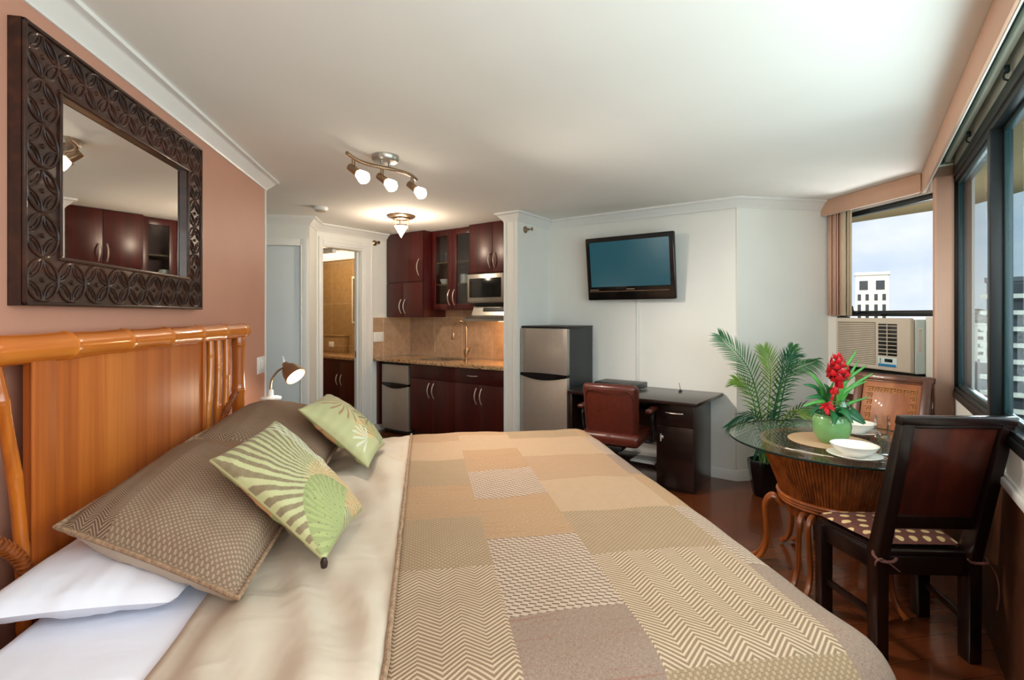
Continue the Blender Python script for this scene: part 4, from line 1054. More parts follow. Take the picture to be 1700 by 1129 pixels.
b = B(); b.box(.05, .60, -.33, -.05, -.028, -.001); b.done('vent_base', M['black'], mw)
rh = thing('range_hood', 'slim stainless range hood below the microwave', 'range hood', P(-3.60, 4.64, 1.365), ROT45)
b = B(); b.prism([(.03, 0, .165), (.03, -.30, .165), (.03, -.34, .06), (.03, 0, .06)], (.62, 0, 0)); b.done('shell', M['steel'], rh)
b = B(); b.prism([(0, 0, 0), (0, -.44, 0), (0, -.44, .022), (0, -.35, .062), (0, 0, .062)], (.655, 0, 0)); b.done('lip', M['steel'], rh)
b = B(); b.box(.18, .60, -.327, -.312, .105, .145, .001, rot=Matrix.Rotation(-.35, 3, 'X'), at=(.39, -.32, .125)); b.done('vent_grille', M['dark_grey'], rh)
b = B(); b.box(.40, .60, -.34, -.22, -.006, 0); b.done('lamp_lens', M['hood_lens'], rh)
point_light('range_hood_light', (.48, -.26, -.05), 5.0, (1.0, 0.62, 0.32), .04, rh)

# refrigerators
def refrigerator(name, label, u, v, w, d, h, split, rotz=ROT45, top_over=True):
    t = thing(name, label, 'refrigerator', P(u, v), rotz)
    b = B(); b.box(0, w, -d + .05, 0, .015, h - .02, .006); b.done('body', M['dark_grey'], t)
    b = B(); b.box(-.004, w + .004, -d + .02, 0, h - .022, h, .008); b.done('top', M['black'], t)
    y = -d
    def door(z0, z1, nm, gz):
        b = B(); n = 10
        pts = [(w * k / n, -d + .05 - (.05 + .014 * math.sin(PI * k / n)), z0) for k in range(n + 1)]
        b.prism(pts + [(w, -d + .052, z0), (0, -d + .052, z0)], (0, 0, z1 - z0), 0.003); return b.done(nm, M['steel_door'], t)
    door(split + .012, h - .024, 'freezer_door', 0); door(.06, split - .012, 'fridge_door', 0)
    b = B(); n = 14                                   # dark curved grip between the doors
    top = [(w * k / n, -d - .004 - .018 * math.sin(PI * k / n), split + .012 + .010 * math.sin(PI * k / n)) for k in range(n + 1)]
    bot = [(w * k / n, -d - .004 - .018 * math.sin(PI * k / n), split - .012 - .034 * math.sin(PI * k / n)) for k in range(n + 1)]
    b.prism(top + bot[::-1], (0, .05, 0)); b.done('grip', M['black_gloss'], t)
    for sx in (.04, w - .04):
        b = B(); b.lathe([(.018, 0), (.018, .02)], (sx, -.06, 0), 10); b.lathe([(.018, 0), (.018, .02)], (sx, -d + .1, 0), 10); b.done('foot', M['black'], t)
    b = B(); b.box(.02, w - .02, -d + .055, -d + .07, .02, .06); b.done('kick_plate', M['black'], t)
    return t
refrigerator('refrigerator', 'tall two-door steel and black refrigerator beside the partition', -2.765, 4.62, .52, .54, 1.325, .855)
refrigerator('mini_refrigerator', 'small two-door steel refrigerator under the granite worktop', -4.82, 4.63, .46, .54, .86, .60)

# ------------------------------------------------------------------ television wall
tv = thing('television', 'black flat television mounted on the white wall', 'television', P(-1.815, VT - .003, 1.88), ROT45)
Rt = Matrix.Rotation(math.radians(7), 3, 'X'); ctr = (0, -.13, 0)
hwid, hh = .437, .305
b = B(); b.box(-hwid, hwid, -.15, -.105, -hh, hh, .012, 3, Rt, ctr); b.box(-hwid + .1, hwid - .1, -.105, -.075, -hh + .08, hh - .08, .01, 2, Rt, ctr); b.done('body', M['black_gloss'], tv)
b = B(); b.box(-hwid + .045, hwid - .045, -.1525, -.150, -hh + .13, hh - .045, .001, 1, Rt, ctr); b.done('screen', M['screen'], tv)
b = B(); b.box(-hwid + .02, hwid - .06, -.153, -.149, -hh + .083, -hh + .088, .001, 1, Rt, ctr); b.done('trim_line', M['bronze'], tv)
b = B(); b.box(-.03, .05, -.153, -.149, -hh + .100, -hh + .107, .001, 1, Rt, ctr); b.box(-hwid + .03, -hwid + .12, -.153, -.149, -hh + .098, -hh + .105, .001, 1, Rt, ctr); b.done('maker_marks', M['steel'], tv)
b = B(); b.box(-.12, .12, -.012, 0, -.15, .15, .003); b.box(-.04, .04, -.09, -.01, -.05, .05, .004); b.done('wall_bracket', M['black'], tv)
b = B(); b.box(-.012, .012, -.014, 0, .79, 1.60, .004); o = tag(b.done('cable_cover', M['wall_white']), 'white cable channel running down the wall under the television', 'cable cover'); o.location = P(-1.78, VT); turn(o)

dk = thing('desk', 'espresso brown desk with one drawer pedestal under the television', 'desk', P(-1.60, 4.635), ROT45)
b = B(); b.prism([(-.585, 0, .722), (.60, 0, .722), (.56, -.70, .722), (-.585, -.66, .722)], (0, 0, .028), .004); b.done('desktop', M['desk'], dk)
b = B(); b.box(-.575, -.55, -.63, -.02, 0, .72, .002); b.done('side_panel', M['desk'], dk)
b = B(); b.box(-.55, .20, -.06, -.04, .25, .72, .002); b.done('back_panel', M['desk'], dk)
b = B(); b.box(.20, .50, -.55, -.02, 0, .72, .002); b.done('pedestal', M['desk'], dk)
b = B(); b.box(.203, .497, -.572, -.551, .53, .715, .003); dd = b.done('drawer', M['desk'], dk)
b = B(); bowh(b, .28, .42, -.572, .635, .018, .005); b.done('handle', M['nickel'], dd)
b = B(); b.box(.203, .497, -.572, -.551, .03, .525, .003); dd = b.done('door', M['desk'], dk)
b = B(); b.lathe([(.018, 0), (.014, .006), (.008, .010), (.008, .02), (0, .022)], (.245, -.572, .43), 14, (0, -1, 0)); b.tube([(.245, -.588, .46), (.245, -.592, .40)], .007, 8); b.done('handle', M['nickel'], dd)
b = B(); b.box(-.53, .18, -.46, -.18, .60, .618, .002); b.done('keyboard_tray', M['desk'], dk)
b = B(); b.box(-.45, .12, -.40, -.10, .12, .138, .002); b.done('lower_shelf', M['desk'], dk)
cbx = thing('set_top_box', 'flat black set-top box on the desk beside the refrigerator', 'set-top box', P(-1.86, 4.42, .7505), ROT45)
b = B(); b.box(-.21, .21, -.13, .13, .006, .055, .004); b.done('case', M['black'], cbx)
b = B(); b.box(-.205, .205, -.134, -.130, .012, .048, .001); b.done('front_panel', M['dark_grey'], cbx)
b = B(); b.box(-.14, -.04, -.1355, -.134, .024, .040, .0005); b.done('display', M['steel'], cbx)
rm = thing('remote_control', 'dark remote control lying on the desk left of the black box', 'remote control', P(-2.10, 4.20, .7505), ROT45 + .5)
b = B(); b.box(-.025, .025, -.085, .085, 0, .018, .006); b.done('case', M['dark_grey'], rm)
b = B()
for k in range(5):
    for m2 in (-.012, 0, .012): b.box(m2 - .004, m2 + .004, -.06 + k * .024, -.05 + k * .024, .018, .0205, .001)
b.done('buttons', M['steel'], rm)
an = thing('antenna', 'small thin black antenna standing at the back of the desk', 'antenna', P(-1.33, 4.50, .7505), ROT45)
b = B(); b.lathe([(.016, 0), (.016, .008), (.006, .014), (0, .014)], (0, 0, 0), 14); b.done('base', M['black'], an)
b = B(); b.tube([(0, 0, .012), (-.012, 0, .075)], .0025, 6); b.done('rod', M['black'], an)
b = B(); b.box(-.11, .11, -.15, .15, 0, .012, .001); b.box(-.10, .12, -.13, .14, .0125, .018, .001); o = tag(b.done('papers', M['white_plastic']), 'white papers lying on the low shelf under the desk', 'papers'); o.location = P(-1.60 + .02, 4.635 - .26, .139); turn(o)

oc = thing('office_chair', 'red-brown leather swivel chair pushed up to the desk', 'chair', P(-1.66, 3.84), ROT45 + .12)
def cushion_box(b, x0, x1, y0, y1, z0, z1, bev): b.box(x0, x1, y0, y1, z0, z1, bev, 5)
b = B(); cushion_box(b, -.225, .225, -.215, -.13, .445, .885, .04)
for p in b.bm.verts:
    p.co.y += .05 * (p.co.x / .22) ** 2 - .03 * ((p.co.z - .66) / .22); p.co.x *= 1 - .08 * max(0, (.60 - p.co.z) / .2)
b.done('backrest', M['leather'], oc)
b = B(); r = []
for k in range(40):
    a = 2 * PI * k / 40; ca, sa = math.cos(a), math.sin(a)
    x = .19 * math.copysign(abs(ca) ** .35, ca); z = .665 + .185 * math.copysign(abs(sa) ** .35, sa)
    r.append((x, -.217 + .05 * (x / .22) ** 2 - .03 * ((z - .66) / .22), z))
b.tube(r, .004, 6, closed=True); b.done('back_welt', M['leather'], oc)
b = B(); cushion_box(b, -.24, .24, -.20, .25, .40, .50, .04); b.done('seat', M['leather'], oc)
b = B(); b.box(-.03, .03, -.135, -.115, .36, .56, .006); b.box(-.10, .10, -.18, .12, .36, .40, .006); b.done('bracket', M['black'], oc)
for e in (-1, 1):
    b = B(); b.tube(spline([(e * .20, .10, .40), (e * .285, .10, .42), (e * .29, .02, .60), (e * .28, .10, .66)], 6), .014, 8); b.done('armrest_bracket', M['black'], oc)
    b = B(); b.box(e * .28 - .028, e * .28 + .028, -.07, .18, .655, .685, .012, 3); b.done('armrest', M['leather'], oc)
b = B(); b.lathe([(.03, .10), (.03, .25), (.022, .25), (.022, .37), (0, .37)], (0, 0, 0), 16); b.done('gas_column', M['black'], oc)
for k in range(5):
    a = k * 2 * PI / 5 + .3; cx, sx_ = math.cos(a), math.sin(a)
    b = B(); b.tube([(0, 0, .11), (.16 * cx, .16 * sx_, .10), (.27 * cx, .27 * sx_, .075)], [.026, .02, .015], 8); lg = b.done('base_leg', M['black'], oc)
    b = B(); px, py = -sx_, cx; 
    for e in (-1, 1): b.lathe([(0, -.009), (.026, -.009), (.029, 0), (.026, .009), (0, .009)], (.27 * cx + px * .014 * e, .27 * sx_ + py * .014 * e, .029), 14, (px, py, 0))
    b.done('caster', M['black'], lg)

# ------------------------------------------------------------------ air conditioner
ac = thing('air_conditioner', 'beige window air conditioner under the small window', 'air conditioner', (XA, 3.36, 1.007))
b = B(); b.box(-.10, .40, -.335, .335, 0, .385, .012, 3); b.done('case', M['ac_beige'], ac)
b = B(); b.box(-.135, -.098, -.335, .325, .005, .40, .012, 3); fr = b.done('front_cover', M['ac_beige'], ac)
b = B()
for k in range(22): b.box(-.141, -.134, -.055, .30, .045 + k * .0145, .0540 + k * .0145, .0015, 1)
b.done('intake_grille', M['ac_beige'], ac)
b = B(); b.box(-.1362, -.134, -.055, .30, .040, .368, .0005); b.done('shaded_grille_backing', M['ac_shadow'], ac)
b = B(); b.box(-.1355, -.130, -.235, -.075, .115, .36, .004); b.done('outlet_recess', M['black'], ac)
b = B()
for k in range(8): b.box(-.143, -.136, -.232, -.078, .135 + k * .029, .141 + k * .029, .001, 1)
b.box(-.142, -.136, -.158, -.152, .12, .355, .001, 1); b.done('louvre', M['ac_beige'], ac)
b = B(); b.box(-.139, -.134, -.235, -.075, .035, .105, .003); cp = b.done('control_panel', M['ac_pale'], ac)
b = B(); b.box(-.1405, -.139, -.228, -.082, .036, .056, .001); b.done('blue_label', M['ac_blue'], cp)
b = B(); b.box(-.1405, -.139, -.20, -.135, .070, .095, .001); b.done('display', M['black_gloss'], cp)
b = B()
for k in range(3): b.lathe([(.006, 0), (.005, .004), (0, .004)], (-.139, -.10, .066 + k * .013), 8, (-1, 0, 0))
b.done('buttons', M['steel'], cp)
b = B(); b.box(-.098, -.005, -.343, -.3355, .0, .39, .003); sp_ = b.done('side_cover', M['ac_pale'], ac)
b = B(); b.box(-.08, -.045, -.3445, -.343, .15, .33, .0005); b.done('rating_label', M['white_plastic'], sp_)
b = B()
for k in range(14): b.box(-.077, -.048, -.3452, -.3445, .158 + k * .012, .162 + k * .012)
b.done('label_lines', M['bronze'], sp_)
b = B(); b.box(-.02, .02, -.40, -.345, -.02, .41, .003); b.done('filler_panel', M['wall_white'], ac)
b = B(); b.box(-.02, .02, .337, .435, -.02, .41, .003); b.done('filler_panel', M['black'], ac)
b = B(); b.box(-.035, .0, -.40, .43, -.045, -.0225, .003); b.done('support_rail', M['black'], ac)

# ------------------------------------------------------------------ potted palm
RT = Vector((.985, -.172, 0)); FW = Vector((.172, .985, 0))
pp = thing('potted_palm', 'feathery green palm in a black pot beside the glass table', 'plant', (2.66, 3.56, 0))
b = B(); b.lathe([(0, 0), (.085, 0), (.092, .01), (.125, .20), (.132, .26), (.128, .28), (.118, .285), (.112, .27), (.108, .24), (0, .24)], (0, 0, 0), 8, caps=False); b.done('pot', M['pot_black'], pp, angle=25)
b = B(); b.lathe([(0, .245), (.107, .243)], (0, 0, 0), 16, caps=False); b.done('soil', M['soil'], pp)
random.seed(5)
def frond(parent, base, ctl, tip, n, ll, mat, droop=.25, name='frond', wid=.010, spread=1.0, face=None):
    b = B(); path = spline([base, ctl, tip], 16); m = len(path)
    b.tube(path, [.006 * (1 - i / m) + .0018 for i in range(m)], 6)
    for k in range(n):
        t = .26 + .74 * (k + .5) / n
        i = min(int(t * (m - 1)), m - 2); p = path[i].lerp(path[i + 1], t * (m - 1) - i)
        tg = (path[i + 1] - path[i]).normalized()
        fc = face if face is not None else -FW
        sd = tg.cross(fc).normalized()
        L = ll * (.24 + .96 * math.sin(PI * min(max((t - .12) / .92, 0), 1)) ** .8) * random.uniform(.88, 1.08)
        for e in (-1, 1):
            d = (sd * e * (1.0 - .45 * t) * spread + tg * (.62 + .7 * t) + fc * random.uniform(-.05, .28)).normalized()
            side = d.cross(fc).normalized()
            pts = [(0, .30), (.30, 1.0), (.65, .75), (1.0, .05)]
            prev = None
            for s, w in pts:
                c = p + d * L * s + Vector((0, 0, -droop * L * s * s))
                a, c2 = b.bm.verts.new(c + side * wid * .5 * w), b.bm.verts.new(c - side * wid * .5 * w)
                if prev: b.bm.faces.new((prev[0], a, c2, prev[1]))
                prev = (a, c2)
    return b.done(name, mat, parent, angle=180)
def pl(px, py, dep=0.0):
    """local point of the palm from offsets right / up / toward the room"""
    return RT * px + Vector((0, 0, py)) - FW * dep
FR = [((-.13, .95, .05), (-.37, 1.27, .02), 30, .17, 'palm', .20), ((-.02, .92, .12), (-.06, 1.17, .10), 26, .15, 'palm_light', .2), ((.10, .92, .08), (.34, 1.08, .10), 26, .15, 'palm', .45),
      ((-.16, .66, .18), (-.385, .60, .22), 22, .11, 'palm_dark', .35), ((.16, .70, .16), (.36, .68, .22), 22, .14, 'palm', .5), ((-.05, .70, .22), (-.22, .43, .34), 22, .14, 'palm_dark', .5),
      ((.08, .72, .25), (.24, .50, .40), 24, .15, 'palm_light', .5), ((-.12, .80, .02), (-.25, .92, .02), 22, .13, 'palm_light', .25), ((.03, .66, .30), (.06, .46, .42), 22, .13, 'palm', .4), ((.05, .98, .16), (.10, 1.12, .18), 24, .14, 'palm_dark', .2), ((.16, .95, .02), (.22, 1.18, .0), 22, .13, 'palm', .35)]
for k, (c_, t_, n_, l_, m_, dr) in enumerate(FR):
    a = k * 2.4; bs = Vector((.025 * math.cos(a), .025 * math.sin(a), .24))
    frond(pp, bs, pl(*c_), pl(*t_), n_, l_, M[m_], dr)
for k in range(5):
    a = k * 1.3; b = B(); b.tube([(.03 * math.cos(a), .03 * math.sin(a), .235), (.022 * math.cos(a), .022 * math.sin(a), .40), (.01 * math.cos(a), .01 * math.sin(a), .55)], [.011, .009, .005], 8); b.done('stem', M['stem'], pp)

# ------------------------------------------------------------------ dining table
TC = Vector((2.205, 2.385, 0)); TR, TZ = .53, .75
dt = thing('dining_table', 'round glass table on a flared rattan pole base', 'table', TC)
b = B(); b.lathe([(0, TZ - .012), (TR - .004, TZ - .012), (TR - .001, TZ - .009), (TR - .001, TZ - .003), (TR - .004, TZ), (0, TZ)], (0, 0, 0), 96); b.done('glass_top', M['table_glass'], dt)
b = B(); b.lathe([(TR - .0005, TZ - .0115), (TR + .0015, TZ - .0095), (TR + .0015, TZ - .0025), (TR - .0005, TZ - .0005)], (0, 0, 0), 96, caps=False); b.done('glass_edge', M['table_edge'], dt)
npole = 130
b = B()
for k in range(npole):
    a = 2 * PI * k / npole; ca, sa = math.cos(a), math.sin(a)
    rt_, rw, rb = .365, .250, .225
    b.tube([(rt_ * ca, rt_ * sa, .735), ((rt_ * .5 + rw * .5) * ca, (rt_ * .5 + rw * .5) * sa, .58), (rw * ca, rw * sa, .43), (rb * ca, rb * sa, .34)], [.0088, .0084, .0078, .007], 6)
b.done('pole_sheaf', M['rattan_dark'], dt)
b = B(); b.lathe([(.348, .722), (.363, .735), (.348, .737), (.333, .722)], (0, 0, 0), 48, caps=False); b.done('top_ring', M['rattan'], dt)
b = B()
for z in (.415, .431, .447): b.tube([((.266 + (z - .415) * .3) * math.cos(2 * PI * k / 48), (.266 + (z - .415) * .3) * math.sin(2 * PI * k / 48), z) for k in range(48)], .010, 8, closed=True)
b.done('cane_binding', M['rattan'], dt)
for k in range(6):
    a = k * PI / 3 + .42; ca, sa = math.cos(a), math.sin(a)
    for s_ in (-1, 1):
        off = Vector((-sa, ca, 0)) * .022 * s_
        b = B(); b.tube(spline([Vector((r * ca, r * sa, z)) + off * f for r, z, f in ((.25, .36, 1), (.300, .40, 1), (.338, .35, 1), (.334, .24, 1.2), (.335, .13, 1.4), (.37, .05, 1.6), (.42, .017, 1.7))], 5), .0145, 8); b.done('leg', M['rattan'], dt)

pm = B(); pm.lathe([(0, 0), (.20, 0), (.202, .002), (.20, .004), (0, .004)], (0, 0, 0), 48); o = tag(pm.done('placemat', M['placemat']), 'round tan placemat under the green flower pot', 'placemat'); o.location = TC + Vector((-.055, -.03, TZ + .0005))
TZ1 = TZ + .001
def place_set(p, lp, lb):
    b = B(); b.lathe([(0, .003), (.06, .003), (.062, 0), (.067, 0), (.07, .004), (.112, .016), (.114, .018), (.110, .019), (.072, .010), (0, .009)], (0, 0, 0), 44, caps=False); o = tag(b.done('plate', M['porcelain']), lp, 'plate', 'white plates on the glass table'); o.location = (p[0], p[1], TZ1)
    b = B(); b.lathe(bowl_mesh(.10, .052, .005, .45), (0, 0, 0), 44, caps=False); o = tag(b.done('bowl', M['porcelain']), lb, 'bowl', 'white bowls on the glass table'); o.location = (p[0], p[1], TZ1 + .0106)
place_set((2.02, 2.07), 'white plate under the bowl nearest the bed', 'shallow white bowl nearest the bed on the glass table')
place_set((2.44, 2.49), 'white plate behind the green pot, by the far chair', 'shallow white bowl behind the green pot, by the far chair')
def tumbler(label, loc, h, r):
    b = B(); b.lathe([(0, 0), (r * .82, 0), (r * .86, .003), (r, h), (r - .0028, h), (r * .84 - .002, .018), (0, .014)], (0, 0, 0), 8, caps=False)
    o = tag(b.done('tumbler', M['tumbler'], angle=20), label, 'glass', 'clear tumblers on the glass table'); o.location = (loc[0], loc[1], TZ1)
tumbler('taller clear faceted tumbler near the far bowl', (2.49, 2.37), .125, .036)
tumbler('clear tumbler closest to the near chair back', (2.157, 2.02), .105, .040)
for k, (lx, ly) in enumerate(((1.84, 2.18), (1.87, 2.155))):
    t = thing('fork' if k == 0 else 'knife', 'silver fork lying left of the near bowl' if k == 0 else 'silver knife lying beside the fork on the glass table', 'cutlery', (lx, ly, TZ1), .5)
    b = B(); b.tube([(0, -.09, .004), (0, 0, .003), (0, .03, .004)], [.005, .0035, .003], 8, flat=.5); b.done('handle', M['nickel'], t)
    b = B()
    if k == 0:
        b.tube([(0, .03, .004), (0, .05, .004)], [.004, .010], 8, flat=.3)
        for x in (-.008, -.0027, .0027, .008): b.tube([(x, .048, .004), (x, .085, .006)], .0013, 6)
        b.done('tines', M['nickel'], t)
    else: b.tube([(0, .03, .004), (0, .06, .004), (0, .11, .003)], [.006, .009, .003], 8, flat=.2); b.done('blade', M['nickel'], t)

# flower arrangement in the green pot
fpz = TZ + .0055
fp_ = thing('flower_pot', 'round green glazed pot of red ginger flowers and long leaves', 'plant', (TC.x - .075, TC.y - .06, fpz))
b = B(); b.lathe([(0, 0), (.055, 0), (.06, .004), (.082, .04), (.092, .085), (.088, .12), (.080, .138), (.084, .148), (.078, .150), (.074, .138), (.08, .11), (.05, .03), (0, .02)], (0, 0, 0), 40, caps=False); b.done('pot', M['green_glaze'], fp_)
b = B(); b.lathe([(0, .128), (.078, .122)], (0, 0, 0), 20, caps=False); b.done('moss', M['leaf_deep'], fp_)
def leaf(parent, base, ctl, tip, w, mat, name='leaf', fold=.25):
    b = B(); path = spline([base, ctl, tip], 10); m = len(path)
    prof = [max(.06, math.sin(PI * min(1, (i / (m - 1)) ** .75)) ** .8) for i in range(m)]
    rows = []
    for i, p in enumerate(path):
        tg = (path[min(i + 1, m - 1)] - path[max(i - 1, 0)]).normalized()
        sd = tg.cross(FW + Vector((0, 0, -.5))).normalized(); nn = sd.cross(tg).normalized(); ww = w * prof[i]
        rows.append([b.bm.verts.new(p + sd * ww + nn * ww * fold), b.bm.verts.new(p), b.bm.verts.new(p - sd * ww + nn * ww * fold)])
    for a, c in zip(rows, rows[1:]):
        for k in range(2): b.bm.faces.new((a[k], a[k + 1], c[k + 1], c[k]))
    return solid(b.done(name, mat, parent, angle=180), .001)
def fl_(r, z, d=0.0): return RT * r + Vector((0, 0, z)) - FW * d
LV = [((.05, .32), (.15, .49, -.02), .014, 'leaf_bright'), ((.06, .30), (.19, .41, 0), .013, 'leaf_bright'), ((.07, .27), (.20, .37, .03), .012, 'leaf_bright'), ((.04, .28), (.12, .44, .04), .012, 'leaf_bright'), ((.05, .26), (.17, .33, .03), .012, 'leaf_bright'), ((.05, .20), (.16, .25, .06), .011, 'leaf_bright'),
      ((-.07, .24), (-.17, .24, .05), .014, 'leaf_deep'), ((-.06, .22), (-.19, .20, .06), .013, 'leaf_bright'), ((-.06, .29), (-.14, .38, .03), .015, 'leaf_bright'), ((-.08, .28), (-.17, .31, .03), .013, 'leaf_deep'), ((-.07, .20), (-.16, .15, .07), .014, 'leaf_deep'), ((-.04, .27), (-.09, .32, .08), .018, 'leaf_deep'),
      ((-.03, .17), (-.07, .12, .13), .026, 'leaf_deep'), ((.03, .17), (.09, .12, .12), .026, 'leaf_deep'), ((.08, .17), (.14, .11, .06), .030, 'leaf_deep'), ((.0, .19), (.02, .13, .14), .026, 'leaf_deep'), ((-.05, .18), (-.10, .16, .09), .030, 'leaf_deep'),
      ((.01, .24), (-.04, .30, .06), .011, 'leaf_bright'), ((.02, .24), (.05, .32, .05), .012, 'leaf_bright'), ((-.03, .25), (-.02, .33, .05), .010, 'leaf_bright')]
for (cr, cz), tip, w, m_ in LV: leaf(fp_, fl_(cr * .35, .12, tip[2] * .3), fl_(cr, cz, tip[2] * .6), fl_(*tip), w, M[m_])
def ginger(parent, base, top, r, n, name):
    b = B(); base, top = Vector(base), Vector(top); ax = (top - base).normalized(); L = (top - base).length
    s1 = ax.orthogonal().normalized(); s2 = ax.cross(s1)
    for k in range(n):
        t = k / (n - 1); a = k * 2.4; out = s1 * math.cos(a) + s2 * math.sin(a)
        rr = r * (1 - .72 * t ** 1.6) * (.72 + .5 * min(t * 4, 1)); p = base + ax * L * t * .86
        bl_ = max(.042 * (1 - .4 * t), .020)
        tip = p + out * rr + ax * bl_ * 1.15; mid = p + out * rr * .92 + ax * bl_ * .35; sd = out.cross(ax)
        wv = rr * .62
        v0 = b.bm.verts.new(p + out * .004); va_ = b.bm.verts.new(mid + sd * wv); vb = b.bm.verts.new(mid - sd * wv); vm = b.bm.verts.new(mid + out * rr * .28); vt = b.bm.verts.new(tip)
        for f in ((v0, va_, vm), (v0, vm, vb), (va_, vt, vm), (vm, vt, vb)): b.bm.faces.new(f)
    b.tube([base - ax * .02, base + ax * L * .8], [r * .45, r * .2], 8)
    return b.done(name, M['red_bract'], parent, angle=180)
ginger(fp_, fl_(.0, .315, .06), fl_(-.012, .480, .06), .046, 34, 'ginger_flower')
ginger(fp_, fl_(-.045, .255, .08), fl_(-.035, .290, .08), .018, 12, 'ginger_bud')
b = B(); c0 = fl_(-.085, .205, .09)
for k in range(18):
    a = k * 2.4; e = .5 + .5 * math.cos(k); d = (RT * math.cos(a) + Vector((0, 0, math.sin(a))) - FW * e).normalized(); b.tube([c0, c0 + d * .022, c0 + d * .042 + Vector((0, 0, -.004))], [.004, .006, .001], 6)
b.done('spiky_flower', M['red_bract'], fp_)
for q0, q1 in ((fl_(0, .12, .02), fl_(.0, .32, .06)), (fl_(-.02, .12, .03), fl_(-.045, .26, .08)), (fl_(-.03, .12, .03), c0)):
    b = B(); b.tube(bez(q0, (q0 + q1) / 2 + Vector((0, 0, .03)), q1, 8), .004, 8); b.done('flower_stem', M['stem'], fp_)
gv = B(); gv.lathe([(0, 0), (.022, 0), (.024, .004), (.042, .03), (.046, .055), (.038, .085), (.034, .092), (.040, .098), (.038, .098), (.031, .092), (.036, .083), (.043, .055), (.039, .032), (.02, .008), (0, .007)], (0, 0, 0), 28, caps=False)
o = tag(gv.done('glass_vase', M['tumbler']), 'small clear glass vase among the leaves above the green pot', 'vase'); o.location = fp_.location + fl_(.035, .130, .02)

